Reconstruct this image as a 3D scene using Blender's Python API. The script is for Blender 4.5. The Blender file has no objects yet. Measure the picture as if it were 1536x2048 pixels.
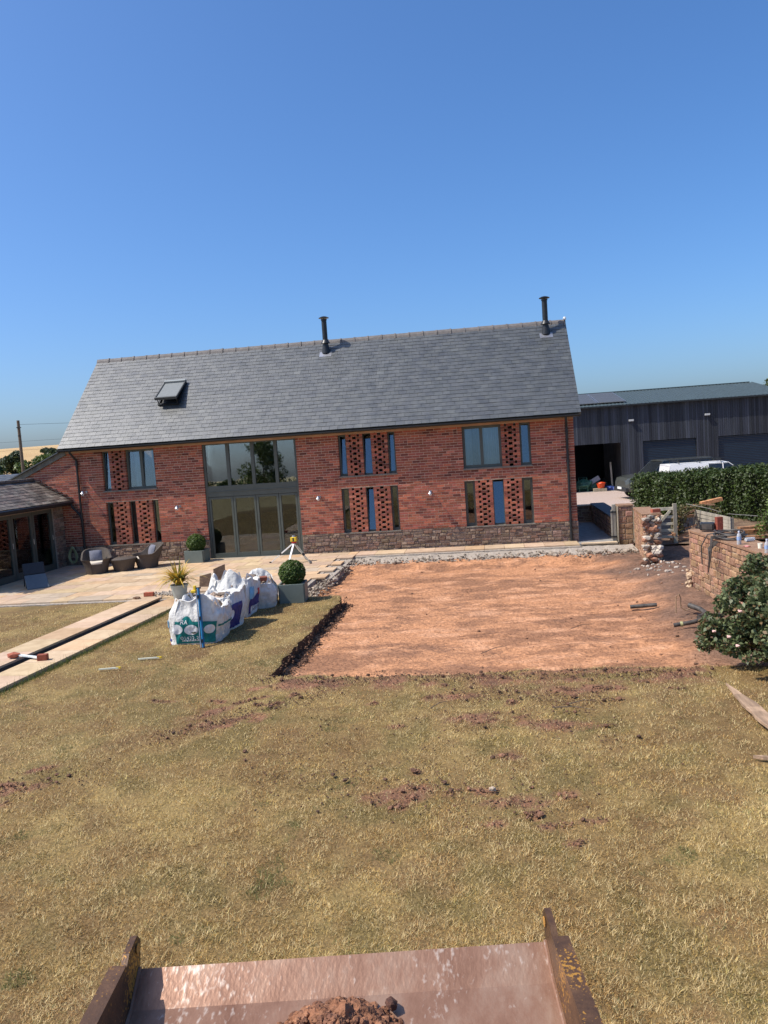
import bpy, bmesh, math, random
import numpy as np
from mathutils import Vector, Matrix, noise

random.seed(7); np.random.seed(7)
rad = math.radians
scene = bpy.context.scene
C = scene.collection

# ---------------------------------------------------------------- camera
CAM = Vector((0.0, -22.974, 3.160))
F_PX, PITCH, ROLL, YAW = 1568.6, 0.085056, 0.067181, -0.138178
def cam_axes():
    cp, sp, cy, sy = math.cos(PITCH), math.sin(PITCH), math.cos(YAW), math.sin(YAW)
    f = Vector((sy*cp, cy*cp, -sp)); r0 = Vector((cy, -sy, 0)); d0 = f.cross(r0)
    cr, sr = math.cos(ROLL), math.sin(ROLL)
    return cr*r0 + sr*d0, -sr*r0 + cr*d0, f
_r, _d, _f = cam_axes()
cd = bpy.data.cameras.new('camera'); cam = bpy.data.objects.new('camera', cd); C.objects.link(cam)
cd.sensor_fit = 'VERTICAL'; cd.sensor_height = 36.0; cd.lens = 36.0*F_PX/2048.0
cd.clip_start = 0.05; cd.clip_end = 3000
m3 = Matrix((_r, -_d, -_f)).transposed()
cam.matrix_world = Matrix.Translation(CAM) @ m3.to_4x4()
scene.camera = cam

# ---------------------------------------------------------------- sky, sun, exposure
SUN_DIR = Vector((0.79, 0.275, -1.12)).normalized()
SUN_EL = math.asin(-SUN_DIR.z); SUN_AZ = math.atan2(-SUN_DIR.x, -SUN_DIR.y)
w = bpy.data.worlds.new('World'); scene.world = w; w.use_nodes = True
nt = w.node_tree; bg = nt.nodes['Background']
sky = nt.nodes.new('ShaderNodeTexSky'); sky.sky_type = 'NISHITA'; sky.sun_disc = False
sky.sun_elevation = SUN_EL; sky.sun_rotation = SUN_AZ % (2*math.pi)
sky.altitude = 0; sky.air_density = 0.9; sky.dust_density = 2.2; sky.ozone_density = 10.0
hs = nt.nodes.new('ShaderNodeHueSaturation'); hs.inputs['Saturation'].default_value = 1.09
nt.links.new(sky.outputs[0], hs.inputs['Color']); nt.links.new(hs.outputs[0], bg.inputs[0]); bg.inputs[1].default_value = 0.148
sd = bpy.data.lights.new('sun', 'SUN'); sd.energy = 4.2; sd.angle = rad(0.53); sd.color = (1.0, 0.93, 0.82)
sun = bpy.data.objects.new('sun', sd); C.objects.link(sun)
sun.rotation_euler = SUN_DIR.to_track_quat('-Z', 'Y').to_euler(); sun.location = (-30, -10, 40)
vs = scene.view_settings
vs.view_transform = 'Standard'; vs.look = 'None'; vs.gamma = 1.0; vs.use_curve_mapping = False; vs.exposure = 0.40
scene.cycles.max_bounces = 6; scene.cycles.transparent_max_bounces = 12
scene.cycles.use_denoising = True

# ---------------------------------------------------------------- helpers
def fbm(x, y, z=0.0, o=4):
    return noise.fractal(Vector((x, y, z)), 1.0, 2.0, o)
def smooth(a, b, x):
    t = min(1, max(0, (x-a)/(b-a))); return t*t*(3-2*t)
def lerp(a, b, t): return a + (b-a)*t
def mixc(a, b, t): return tuple(lerp(a[i], b[i], t) for i in range(3))

def tag(o, label=None, cat=None, group=None, kind=None):
    if label: o['label'] = label
    if cat: o['category'] = cat
    if group: o['group'] = group
    if kind: o['kind'] = kind
    return o
def empty(name, loc, label, cat, group=None):
    o = bpy.data.objects.new(name, None); C.objects.link(o); o.location = loc
    o.empty_display_size = 0.2
    return tag(o, label, cat, group)
def link(name, me, mats, parent=None):
    for m in (mats if isinstance(mats, (list, tuple)) else [mats]): me.materials.append(m)
    return put(name, me, parent)
def put(name, me, parent=None, loc=(0, 0, 0), rot=None):
    o = bpy.data.objects.new(name, me); C.objects.link(o)
    o.location = loc
    if rot is not None: o.rotation_euler = rot
    if parent is not None:
        o.parent = parent
        o.matrix_parent_inverse = inv_world(parent)
    return o
_inv = {}
def inv_world(p):
    if p.name not in _inv:
        m = world_of(p); _inv[p.name] = m.inverted()
    return _inv[p.name]
def world_of(o):
    m = Matrix.LocRotScale(o.location, o.rotation_euler, o.scale)
    if o.parent: m = world_of(o.parent) @ o.matrix_parent_inverse @ m
    return m

class MB:
    """collects polygons, with one tint per face"""
    def __init__(s): s.v = []; s.f = []; s.c = []; s.m = []
    def face(s, pts, c=(1, 1, 1), m=0):
        n = len(s.v); s.v += [tuple(p) for p in pts]; s.f.append(tuple(range(n, n+len(pts)))); s.c.append(c); s.m.append(m)
    def poly(s, vs, fs, c=(1, 1, 1), m=0):
        n = len(s.v); s.v += [tuple(p) for p in vs]
        for f in fs: s.f.append(tuple(i+n for i in f)); s.c.append(c); s.m.append(m)
    def box(s, x0, x1, y0, y1, z0, z1, c=(1, 1, 1), m=0):
        s.poly([(x0,y0,z0),(x1,y0,z0),(x1,y1,z0),(x0,y1,z0),(x0,y0,z1),(x1,y0,z1),(x1,y1,z1),(x0,y1,z1)],
               [(0,3,2,1),(4,5,6,7),(0,1,5,4),(1,2,6,5),(2,3,7,6),(3,0,4,7)], c, m)
    def obox(s, ce, half, R=None, c=(1, 1, 1), m=0):
        ce = Vector(ce); R = R or Matrix.Identity(3); hx, hy, hz = half
        P = [ce + R @ Vector(p) for p in ((-hx,-hy,-hz),(hx,-hy,-hz),(hx,hy,-hz),(-hx,hy,-hz),(-hx,-hy,hz),(hx,-hy,hz),(hx,hy,hz),(-hx,hy,hz))]
        s.poly(P, [(0,3,2,1),(4,5,6,7),(0,1,5,4),(1,2,6,5),(2,3,7,6),(3,0,4,7)], c, m)
    def bar(s, p0, p1, w, h, c=(1, 1, 1), m=0, up=(0, 0, 1)):
        p0, p1 = Vector(p0), Vector(p1); d = (p1-p0); L = d.length; d.normalize()
        u = Vector(up); a = d.cross(u)
        if a.length < 1e-4: a = d.cross(Vector((1, 0, 0)))
        a.normalize(); b = a.cross(d)
        R = Matrix((d, a, b)).transposed()
        s.obox((p0+p1)/2, (L/2, w/2, h/2), R, c, m)
    def tube(s, pts, r, n=8, c=(1, 1, 1), m=0, cap=True):
        pts = [Vector(p) for p in pts]; rs = r if isinstance(r, (list, tuple)) else [r]*len(pts)
        V = []; prev = None
        for i, p in enumerate(pts):
            d = (pts[min(i+1, len(pts)-1)] - pts[max(i-1, 0)]).normalized()
            a = prev - d*prev.dot(d) if prev is not None else d.orthogonal()
            if a.length < 1e-5: a = d.orthogonal()
            a.normalize(); prev = a; b = d.cross(a)
            for k in range(n):
                t = 2*math.pi*k/n; V.append(p + (a*math.cos(t) + b*math.sin(t))*rs[i])
        F = []
        for i in range(len(pts)-1):
            for k in range(n):
                k2 = (k+1) % n; F.append((i*n+k, i*n+k2, (i+1)*n+k2, (i+1)*n+k))
        if cap: F.append(tuple(range(n-1, -1, -1))); F.append(tuple((len(pts)-1)*n+k for k in range(n)))
        s.poly(V, F, c, m)
    def lathe(s, ce, prof, n=24, c=(1, 1, 1), m=0, sx=1, sy=1):
        cx, cy, cz = ce; V = []; F = []
        for r, z in prof:
            for k in range(n):
                t = 2*math.pi*k/n; V.append((cx+r*sx*math.cos(t), cy+r*sy*math.sin(t), cz+z))
        for i in range(len(prof)-1):
            for k in range(n):
                k2 = (k+1) % n; F.append((i*n+k, i*n+k2, (i+1)*n+k2, (i+1)*n+k))
        if prof[0][0] > 1e-4: F.append(tuple(range(n-1, -1, -1)))
        if prof[-1][0] > 1e-4: F.append(tuple((len(prof)-1)*n+k for k in range(n)))
        s.poly(V, F, c, m)
    def lump(s, ce, r, c=(1, 1, 1), m=0, seed=0, flat=1.0, rough=.35):
        ce = Vector(ce); rx = r if isinstance(r, (tuple, list)) else (r, r, r*flat)
        rot = Matrix.Rotation(seed*1.7, 3, 'Z') @ Matrix.Rotation(seed*.9, 3, 'X') if rx[0] == rx[1] else Matrix.Rotation(seed*1.7, 3, 'Z')
        P = []
        for v in ICO_V:
            q = rot @ v; k = 1 + rough*noise.noise(v*1.6 + Vector((seed*3.1, seed*1.3, seed*.7)))
            P.append(ce + Vector((q.x*rx[0], q.y*rx[1], q.z*rx[2]))*k)
        s.poly(P, ICO_F, c, m)
    def build(s, name, mats, parent=None, smooth=False, kind=None, bevel=0, origin=None):
        me = bpy.data.meshes.new(name)
        V = s.v
        loc = (0, 0, 0)
        if origin is not None:
            loc = tuple(origin); V = [(a-loc[0], b-loc[1], c-loc[2]) for a, b, c in V]
        me.from_pydata(V, [], s.f)
        a = me.attributes.new('tint', 'FLOAT_COLOR', 'FACE')
        a.data.foreach_set('color', np.array([(c[0], c[1], c[2], 1) for c in s.c], dtype=np.float32).ravel())
        me.polygons.foreach_set('material_index', s.m)
        for m in (mats if isinstance(mats, (list, tuple)) else [mats]): me.materials.append(m)
        if smooth:
            me.polygons.foreach_set('use_smooth', [True]*len(s.f))
            me.set_sharp_from_angle(angle=rad(40))
        me.update()
        o = put(name, me, parent, loc)
        if bevel:
            b = o.modifiers.new('bevel', 'BEVEL'); b.width = bevel; b.segments = 2; b.limit_method = 'ANGLE'
        if kind: o['kind'] = kind
        return o
def _ico():
    bm = bmesh.new(); bmesh.ops.create_icosphere(bm, subdivisions=1, radius=1)
    V = [v.co.copy() for v in bm.verts]; F = [tuple(v.index for v in f.verts) for f in bm.faces]; bm.free(); return V, F
ICO_V, ICO_F = _ico()

def np_mesh(name, V, F, mats, tint=None, parent=None, kind=None, smooth=False, domain='POINT'):
    """fast mesh from numpy arrays; F is (n,3) or (n,4)"""
    me = bpy.data.meshes.new(name)
    V = np.asarray(V, np.float32); F = np.asarray(F, np.int32); k = F.shape[1]
    me.vertices.add(len(V)); me.vertices.foreach_set('co', V.ravel())
    me.loops.add(F.size); me.loops.foreach_set('vertex_index', F.ravel())
    me.polygons.add(len(F)); me.polygons.foreach_set('loop_start', np.arange(0, F.size, k, dtype=np.int32))
    if smooth: me.polygons.foreach_set('use_smooth', np.ones(len(F), bool))
    me.update(calc_edges=True)
    if tint is not None:
        a = me.attributes.new('tint', 'FLOAT_COLOR', domain)
        t = np.asarray(tint, np.float32); a.data.foreach_set('color', np.hstack([t, np.ones((len(t), 1), np.float32)]).ravel())
    for m in (mats if isinstance(mats, (list, tuple)) else [mats]): me.materials.append(m)
    o = put(name, me, parent)
    if kind: o['kind'] = kind
    return o

# ---------------------------------------------------------------- pieces laid one by one (bricks, slates, stones)
_pm = {}
def stone_shape(hx, hy, hz, seed, kind):
    rs = random.Random(seed)
    if kind == 'box':
        j = 0.0015
        V = [(sx*hx+rs.uniform(-j, j), sy*hy, sz*hz+rs.uniform(-j, j)) for sz in (-1, 1) for sx, sy in ((-1,-1),(1,-1),(1,1),(-1,1))]
        F = [(0,3,2,1),(4,5,6,7),(0,1,5,4),(1,2,6,5),(2,3,7,6),(3,0,4,7)]
        return V, F
    b = min(hx, hz)*.3; j = min(hx, hz)*.22        # pillow faced stone, outward is -y
    back = [(-hx, hy, -hz), (hx, hy, -hz), (hx, hy, hz), (-hx, hy, hz)]
    mid = [(x*rs.uniform(.93, 1.0), -hy+b*.7, z*rs.uniform(.9, 1.0)) for x, _, z in back]
    fr = [(x-math.copysign(b, x)+rs.uniform(-j, j), -hy+rs.uniform(-.4, .4)*b*.6, z-math.copysign(b, z)+rs.uniform(-j, j)) for x, _, z in back]
    V = back+mid+fr; F = [(8, 9, 10, 11)]
    for a in range(4):
        n = (a+1) % 4; F += [(a, n, n+4, a+4), (a+4, n+4, n+8, a+8)]
    return V, F
def pieces(name, plist, mats, parent, limit=300, kind='box', stuff_name=None):
    """plist: (centre, half, tint, rotZ or Matrix3). the nearest ones become objects, the rest one mesh"""
    plist = sorted(plist, key=lambda p: (Vector(p[0])-CAM).length)
    rest = MB()
    for i, (ce, half, tint, R) in enumerate(plist):
        seed = i % 12
        if R is None: R3 = Matrix.Identity(3)
        elif isinstance(R, (int, float)): R3 = Matrix.Rotation(R, 3, 'Z')
        else: R3 = R
        if i < limit:
            key = (name, tuple(round(h, 3) for h in half), tuple(round(t*20) for t in tint), seed % 4, kind)
            me = _pm.get(key)
            if me is None:
                V, F = stone_shape(*half, seed, kind); me = bpy.data.meshes.new(name); me.from_pydata(V, [], F)
                a = me.attributes.new('tint', 'FLOAT_COLOR', 'FACE')
                a.data.foreach_set('color', np.array([(tint[0], tint[1], tint[2], 1)]*len(F), np.float32).ravel())
                for m in (mats if isinstance(mats, (list, tuple)) else [mats]): me.materials.append(m)
                me.update(); _pm[key] = me
            put(name, me, parent, ce, R3.to_euler())
        else:
            V, F = stone_shape(*half, seed, kind)
            rest.poly([Vector(ce) + R3 @ Vector(v) for v in V], F, tint)
    if rest.f: rest.build(stuff_name or name + '_work', mats, parent, kind='stuff')

# ---------------------------------------------------------------- materials
def sock(n, *names):
    for k in names:
        if k in n.inputs: return n.inputs[k]
def M(name, col, rough=.75, var=.2, scale=6.0, bump=0.0, bscale=60.0, metal=0.0, spec=.4, col2=None, tint=True, detail=6,
      stretch=(1, 1, 1), coat=0.0, trans=None, rvar=0.0, ramp=(.35, .65), ior=None):
    m = bpy.data.materials.new(name); m.use_nodes = True; t = m.node_tree; N = t.nodes; L = t.links
    b = N['Principled BSDF']
    geo = N.new('ShaderNodeNewGeometry'); mp = N.new('ShaderNodeMapping'); mp.inputs['Scale'].default_value = stretch
    L.new(geo.outputs['Position'], mp.inputs['Vector'])
    nz = N.new('ShaderNodeTexNoise'); nz.inputs['Scale'].default_value = scale; nz.inputs['Detail'].default_value = detail; nz.inputs['Roughness'].default_value = .6
    L.new(mp.outputs[0], nz.inputs['Vector'])
    cr = N.new('ShaderNodeValToRGB'); L.new(nz.outputs['Fac'], cr.inputs[0])
    c2 = col2 or tuple(min(1, c*(1+var)) for c in col); c1 = col if col2 else tuple(c*(1-var) for c in col)
    cr.color_ramp.elements[0].position = ramp[0]; cr.color_ramp.elements[1].position = ramp[1]
    cr.color_ramp.elements[0].color = (*c1, 1); cr.color_ramp.elements[1].color = (*c2, 1)
    out = cr.outputs[0]
    if tint:
        at = N.new('ShaderNodeAttribute'); at.attribute_name = 'tint'
        mx = N.new('ShaderNodeMixRGB'); mx.blend_type = 'MULTIPLY'; mx.inputs[0].default_value = 1
        L.new(out, mx.inputs[1]); L.new(at.outputs['Color'], mx.inputs[2]); out = mx.outputs[0]
    L.new(out, b.inputs['Base Color'])
    b.inputs['Roughness'].default_value = rough; b.inputs['Metallic'].default_value = metal
    sock(b, 'Specular IOR Level', 'Specular').default_value = spec
    if ior: b.inputs['IOR'].default_value = ior
    if coat: b.inputs['Coat Weight'].default_value = coat; b.inputs['Coat Roughness'].default_value = .08
    if rvar:
        mr = N.new('ShaderNodeMapRange'); mr.inputs['To Min'].default_value = max(.02, rough-rvar); mr.inputs['To Max'].default_value = min(1, rough+rvar)
        mr.inputs['From Min'].default_value = .3; mr.inputs['From Max'].default_value = .7
        L.new(nz.outputs['Fac'], mr.inputs['Value']); L.new(mr.outputs[0], b.inputs['Roughness'])
    if bump:
        n2 = N.new('ShaderNodeTexNoise'); n2.inputs['Scale'].default_value = bscale; n2.inputs['Detail'].default_value = 4
        L.new(mp.outputs[0], n2.inputs['Vector'])
        bp = N.new('ShaderNodeBump'); bp.inputs['Strength'].default_value = bump; bp.inputs['Distance'].default_value = 1.0/bscale
        L.new(n2.outputs['Fac'], bp.inputs['Height']); L.new(bp.outputs[0], b.inputs['Normal'])
    if trans:
        tr = N.new('ShaderNodeBsdfTranslucent'); ms = N.new('ShaderNodeMixShader'); ms.inputs[0].default_value = trans
        L.new(out, tr.inputs[0]); L.new(b.outputs[0], ms.inputs[1]); L.new(tr.outputs[0], ms.inputs[2])
        L.new(ms.outputs[0], N['Material Output'].inputs[0])
    return m
def glass_mat(name, tintc=(.75, .8, .8), ior=2.15):
    m = bpy.data.materials.new(name); m.use_nodes = True; t = m.node_tree; N = t.nodes; L = t.links
    N.remove(N['Principled BSDF'])
    fr = N.new('ShaderNodeFresnel'); fr.inputs['IOR'].default_value = ior
    tr = N.new('ShaderNodeBsdfTransparent'); tr.inputs[0].default_value = (*tintc, 1)
    gl = N.new('ShaderNodeBsdfGlossy'); gl.inputs['Roughness'].default_value = .015; gl.inputs[0].default_value = (.9, .93, .95, 1)
    nz = N.new('ShaderNodeTexNoise'); nz.inputs['Scale'].default_value = 1.1; bp = N.new('ShaderNodeBump'); bp.inputs['Strength'].default_value = .04; bp.inputs['Distance'].default_value = .05
    geo = N.new('ShaderNodeNewGeometry'); L.new(geo.outputs['Position'], nz.inputs['Vector']); L.new(nz.outputs['Fac'], bp.inputs['Height']); L.new(bp.outputs[0], gl.inputs['Normal'])
    mx = N.new('ShaderNodeMixShader'); L.new(fr.outputs[0], mx.inputs[0]); L.new(tr.outputs[0], mx.inputs[1]); L.new(gl.outputs[0], mx.inputs[2])
    L.new(mx.outputs[0], N['Material Output'].inputs[0])
    return m

m_brick = M('brick', (.275, .076, .046), .88, .25, 25, .5, 90, col2=(.38, .122, .072))
m_mortar = M('mortar', (.52, .37, .26), .95, .2, 18, .5, 120)
m_plinth = M('plinth_stone', (.165, .108, .075), .9, .3, 14, .8, 50, col2=(.30, .21, .15))
m_plmortar = M('plinth_mortar', (.36, .28, .225), .95, .2, 20, .6, 80)
m_slate = M('slate', (.047, .051, .049), .46, .18, 3.5, .25, 70, spec=.78, rvar=.06, ior=1.7)
m_slate_old = M('old_slate', (.15, .125, .105), .6, .35, 6, .5, 60, spec=.35, rvar=.1)
m_ridge = M('ridge_tile', (.15, .135, .125), .7, .2, 8, .3, 60)
m_black = M('black_plastic', (.018, .02, .022), .4, .2, 10, tint=False)
m_fascia = M('pale_timber', (.42, .26, .17), .8, .2, 5, .3, 40, stretch=(.3, 1, 1))
m_frame = M('sage_frame', (.082, .092, .076), .45, .08, 4, tint=False)
m_glass = glass_mat('glazing', ior=1.75)
m_tiltglass = glass_mat('tilted_glazing', ior=2.05)
m_boostglass = glass_mat('boosted_glazing', ior=2.9)  # raised index boosts the sky reflection of the upper bay panes
m_dark = M('interior', (.10, .09, .085), .9, .2, 2, tint=False)
m_blind = M('blue_blind', (.13, .19, .30), .8, .06, 3, tint=True)
m_curtain = M('curtain', (.80, .84, .88), .9, .08, 3, tint=False)
m_steel = M('steel', (.45, .45, .46), .35, .15, 10, metal=.8, tint=False)
m_white = M('white_paint', (.75, .75, .73), .5, .06, 6)
m_slab = M('sandstone_slab', (.44, .31, .195), .85, .16, 5, .25, 70, col2=(.55, .405, .265))
m_bed = M('mortar_bed', (.30, .255, .21), .95, .3, 12, .9, 30, col2=(.44, .38, .31))
m_concrete = M('concrete', (.26, .245, .225), .9, .2, 7, .4, 50)
m_sandstone = M('red_sandstone', (.27, .148, .088), .9, .25, 12, .6, 60, col2=(.39, .235, .145))
m_lime = M('lime_mortar', (.50, .38, .26), .95, .2, 18, .5, 80)
m_timber = M('grey_timber', (.26, .24, .20), .85, .25, 6, .4, 60, stretch=(1, 1, .3))
m_barnwood = M('black_barn_board', (.016, .0185, .025), .75, .55, 3, .4, 60, stretch=(1, 1, .06), col2=(.042, .047, .058))
m_metalroof = M('metal_roof', (.05, .07, .072), .6, .12, 4, tint=True)
m_solar = M('solar_cell', (.07, .075, .08), .6, .1, 4, spec=.6, tint=False)
m_roller = M('roller_door', (.008, .018, .032), .45, .08, 3, tint=False)
m_gravel = M('gravel', (.34, .25, .20), .95, .3, 45, .9, 40, col2=(.52, .41, .34), tint=False, detail=8)
m_soil = M('soil', (.66, .63, .60), .95, .13, 14, 1.0, 20, col2=(1.10, 1.10, 1.10), stretch=(.85, 1.15, 1), detail=10, ramp=(.34, .62))
m_lawnsoil = M('lawn_ground', (.7, .7, .7), .95, .3, 28, .9, 40, col2=(1.1, 1.1, 1.1))
m_grass = M('dry_grass', (1, 1, 1), .8, .0, 5, spec=.2, trans=.35)
m_leaf = M('leaf', (1, 1, 1), .5, .0, 5, spec=.4, trans=.25)
m_bark = M('bark', (.13, .095, .07), .9, .3, 14, .8, 40, tint=False)
m_wicker = M('wicker', (.085, .068, .056), .7, .3, 60, .9, 120, stretch=(1, 1, 2.5), tint=False)
m_cushion = M('grey_cushion', (.16, .165, .20), .9, .1, 20, .3, 150, tint=False)
m_seatpad = M('cream_seat_pad', (.62, .55, .45), .9, .08, 10, .2, 100, tint=False)
m_planter = M('green_grey_planter', (.135, .165, .145), .5, .08, 4, .05, 80, tint=False)
m_pot = M('pale_pot', (.50, .55, .49), .6, .1, 6, .1, 60, tint=False)
m_bag = M('woven_bag', (.70, .68, .63), .65, .10, 10, .4, 24, trans=.12)
m_print = M('bag_print', (1, 1, 1), .6, .12, 30, .2, 60)
m_yellow = M('yellow_plastic', (.68, .47, .03), .45, .1, 10, tint=False)
m_red = M('red_plastic', (.55, .03, .02), .4, .1, 10, tint=False)
m_blue = M('blue_paint', (.015, .16, .34), .4, .1, 12, tint=False)
m_navy = M('navy_fabric', (.016, .02, .026), .7, .1, 14, .3, 120, tint=False)
m_slatefab = M('blue_grey_fabric', (.09, .11, .125), .8, .08, 14, .3, 120, tint=False)
m_hose = M('hose', (.36, .35, .17), .5, .1, 10, tint=False)
m_pipe = M('black_pipe', (.03, .028, .027), .55, .3, 14, .1, 60, col2=(.10, .085, .07), tint=False)
m_plank = M('weathered_plank', (.33, .22, .14), .85, .3, 14, .5, 60, stretch=(1, .15, 1))
# ================================================================ GROUND
YARD_Z = -0.2
# pit outline (dug area), counter-clockwise
def pit_in(x, y):
    n = 0.06*fbm(x*1.3, y*1.3, 3.0, 3) + 0.06*noise.noise(Vector((x*5, y*5, 1))) + .04*noise.noise(Vector((x*11, y*11, 4)))
    xl = -3.28 if y < -6.55 else -4.3
    xr = lerp(2.75, 3.9, smooth(-12.5, -4.0, y)) + .10*fbm(y*.9, 2, 5, 3)
    return (x > xl + n) and (x < xr + 3.0) and (y > -12.45 + n + .06*math.sin(x*1.3)) and (y < -2.0)
PATH_O = Vector((-7.62, -9.0)); PATH_D = Vector((.062, .998))    # path runs beside the lawn, slightly skew
PATH_P = Vector((PATH_D.y, -PATH_D.x))
def path_uv(x, y):
    d = Vector((x, y)) - PATH_O; return d.dot(PATH_P), d.dot(PATH_D)
def on_hard(x, y):
    u, v = path_uv(x, y)
    if -.74 < u < .74 and v < 2.9: return True
    if x < -4.15 and y > -6.45 and not (-5.3 < x < -4.15 and y < -6.3): return y > -6.4
    if y > -2.1: return True
    return False
_rb = random.Random(23)
BARE = [(-3.2,-14.2,.45,.14,.5),(-3.6,-13.9,.3,.10,.9),(.9,-13.3,.5,.16,0),(.55,-14.5,.42,.15,-.2),(-.35,-14.25,.28,.15,.4),(-1.0,-16.2,.3,.2,.3),(.05,-16.35,.26,.10,0),(-4.9,-16.0,.3,.12,.2),(-2.6,-12.9,.5,.12,.05),(-.6,-13.5,.3,.12,.2),(1.35,-13.3,.18,.1,0)]
for _k in range(46):
    _cx, _cy = _rb.choice(BARE[:11])[:2]
    BARE.append((_cx+_rb.gauss(0, .55), _cy+_rb.gauss(0, .35), _rb.uniform(.05, .17), _rb.uniform(.03, .08), _rb.uniform(-.6, .6)))
def bare(x, y):
    s = 0
    for bx, by, a, b, r in BARE:
        dx, dy = x-bx, y-by; c, q = math.cos(r), math.sin(r)
        e = ((dx*c+dy*q)/a)**2 + ((-dx*q+dy*c)/b)**2
        if e < 4: s = max(s, smooth(1.9, .0, e + 1.9*fbm(x*6, y*6, 2, 4)))
    s = max(s, smooth(.5, .1, y+12.75+.25*fbm(x*2, 3, 1)) * smooth(-13.3, -12.9, y) * (1 if -3.4 < x < 2.6 else 0) * smooth(-.25, .25, fbm(x*2.3, y*3, 8)))
    return s
SOIL_L = (.52, .25, .122); SOIL_D = (.20, .092, .050); SOIL_G = (.13, .075, .05)
STRAW = (.66, .475, .175); BROWN = (.28, .165, .06); OLIVE = (.235, .205, .06); DEAD = (.46, .31, .115)
def lawn_col(x, y):
    a = fbm(x*.8, y*.8, 1.7, 5); b = fbm(x*1.5+7, y*1.5, 4.2, 5); c = fbm(x*4.5, y*4.5, 9.0, 3)
    col = mixc(DEAD, STRAW, smooth(-.35, .45, a + .5*c))
    col = mixc(col, BROWN, .75*smooth(-.05, .55, -b + .6*c)); col = mixc(col, (.25, .125, .065), .55*smooth(.18, .55, fbm(x*1.1+3, y*1.1, 6.6, 4) - .06*abs(y+14.5)))
    col = mixc(col, OLIVE, .7*smooth(.08, .55, b - .35*a + .5*c))
    return col

LASTHF = {}
def heightfield(name, x0, x1, y0, y1, st, zf, cf, keep, mat, skirt=0, kind='structure'):
    nx = int(round((x1-x0)/st)); ny = int(round((y1-y0)/st))
    V = np.zeros(((nx+1)*(ny+1), 3), np.float32); T = np.zeros(((nx+1)*(ny+1), 3), np.float32)
    k = 0
    for j in range(ny+1):
        y = y0 + j*st
        for i in range(nx+1):
            x = x0 + i*st; V[k] = (x, y, zf(x, y)); T[k] = cf(x, y); k += 1
    F = []; cell = np.zeros((nx, ny), bool)
    for i in range(nx):
        for j in range(ny):
            if keep(x0+(i+.5)*st, y0+(j+.5)*st): cell[i, j] = True
    W = nx+1
    for i in range(nx):
        for j in range(ny):
            if cell[i, j]: F.append((j*W+i, j*W+i+1, (j+1)*W+i+1, (j+1)*W+i))
    LASTHF[name] = (x0, y0, st, nx, ny, V.copy(), T.copy(), cell)
    if skirt:  # skirt colours are darkened, painting shade onto the cut face
        nb = {}
        for i in range(nx):
            for j in range(ny):
                if not cell[i, j]: continue
                a, b, c, d = j*W+i, j*W+i+1, (j+1)*W+i+1, (j+1)*W+i
                for (ni, nj, e) in ((i, j-1, (a, b)), (i+1, j, (b, c)), (i, j+1, (c, d)), (i-1, j, (d, a))):
                    if 0 < ni < nx-1 and 0 < nj < ny-1 and not cell[ni, nj]: nb.setdefault(e[0], []).append(e[1]); nb.setdefault(e[1], []).append(e[0])
        for it_ in range(3):
            new = {a: (V[a] + sum(V[k] for k in ks)/len(ks))/2 for a, ks in nb.items() if len(ks) >= 2}
            for a, p in new.items(): V[a] = p
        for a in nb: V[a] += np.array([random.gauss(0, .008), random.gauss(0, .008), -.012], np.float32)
        V = list(map(tuple, V)); T = list(map(tuple, T)); low = {}
        def lo(a):
            if a not in low:
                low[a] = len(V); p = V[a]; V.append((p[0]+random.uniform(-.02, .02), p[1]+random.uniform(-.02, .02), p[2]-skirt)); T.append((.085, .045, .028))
            return low[a]
        top = {}
        def hi(a):
            if a not in top:
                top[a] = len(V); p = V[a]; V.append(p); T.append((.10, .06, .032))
            return top[a]
        for i in range(nx):
            for j in range(ny):
                if not cell[i, j]: continue
                a, b, c, d = j*W+i, j*W+i+1, (j+1)*W+i+1, (j+1)*W+i
                for (ni, nj, e) in ((i, j-1, (a, b)), (i+1, j, (b, c)), (i, j+1, (c, d)), (i-1, j, (d, a))):
                    if 0 <= ni < nx and 0 <= nj < ny and cell[ni, nj]: continue
                    F.append((hi(e[0]), lo(e[0]), lo(e[1]), hi(e[1])))
    o = np_mesh(name, V, F, mat, T, smooth=True, kind=kind); return o

# lawn sheet with the dug hole cut out of it
def lawn_z(x, y): return .018*fbm(x*.8, y*.8, 0, 3) + .012*fbm(x*4, y*4, 5, 2) + .015*bare(x, y)*fbm(x*7, y*7, 3, 2)
def lawn_c(x, y):
    b = bare(x, y); c = tuple(.58*v for v in mixc(lawn_col(x, y), BROWN, .45))  # ground colour darkened to deepen the shade between grass blades
    if b > 0: c = mixc(c, mixc((.15, .075, .042), (.34, .16, .085), .35+.6*fbm(x*4, y*4, 7, 3)), min(1, b*1.1))
    return c
lawn = heightfield('lawn', -13.6, 8.5, -22.6, -6.2, .065, lawn_z, lawn_c, lambda x, y: not pit_in(x, y) and not (x > 3.4 and y > -9.5) and not (abs(path_uv(x, y)[0]) < .70 and path_uv(x, y)[1] < 2.95), m_lawnsoil, skirt=.26)

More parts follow.
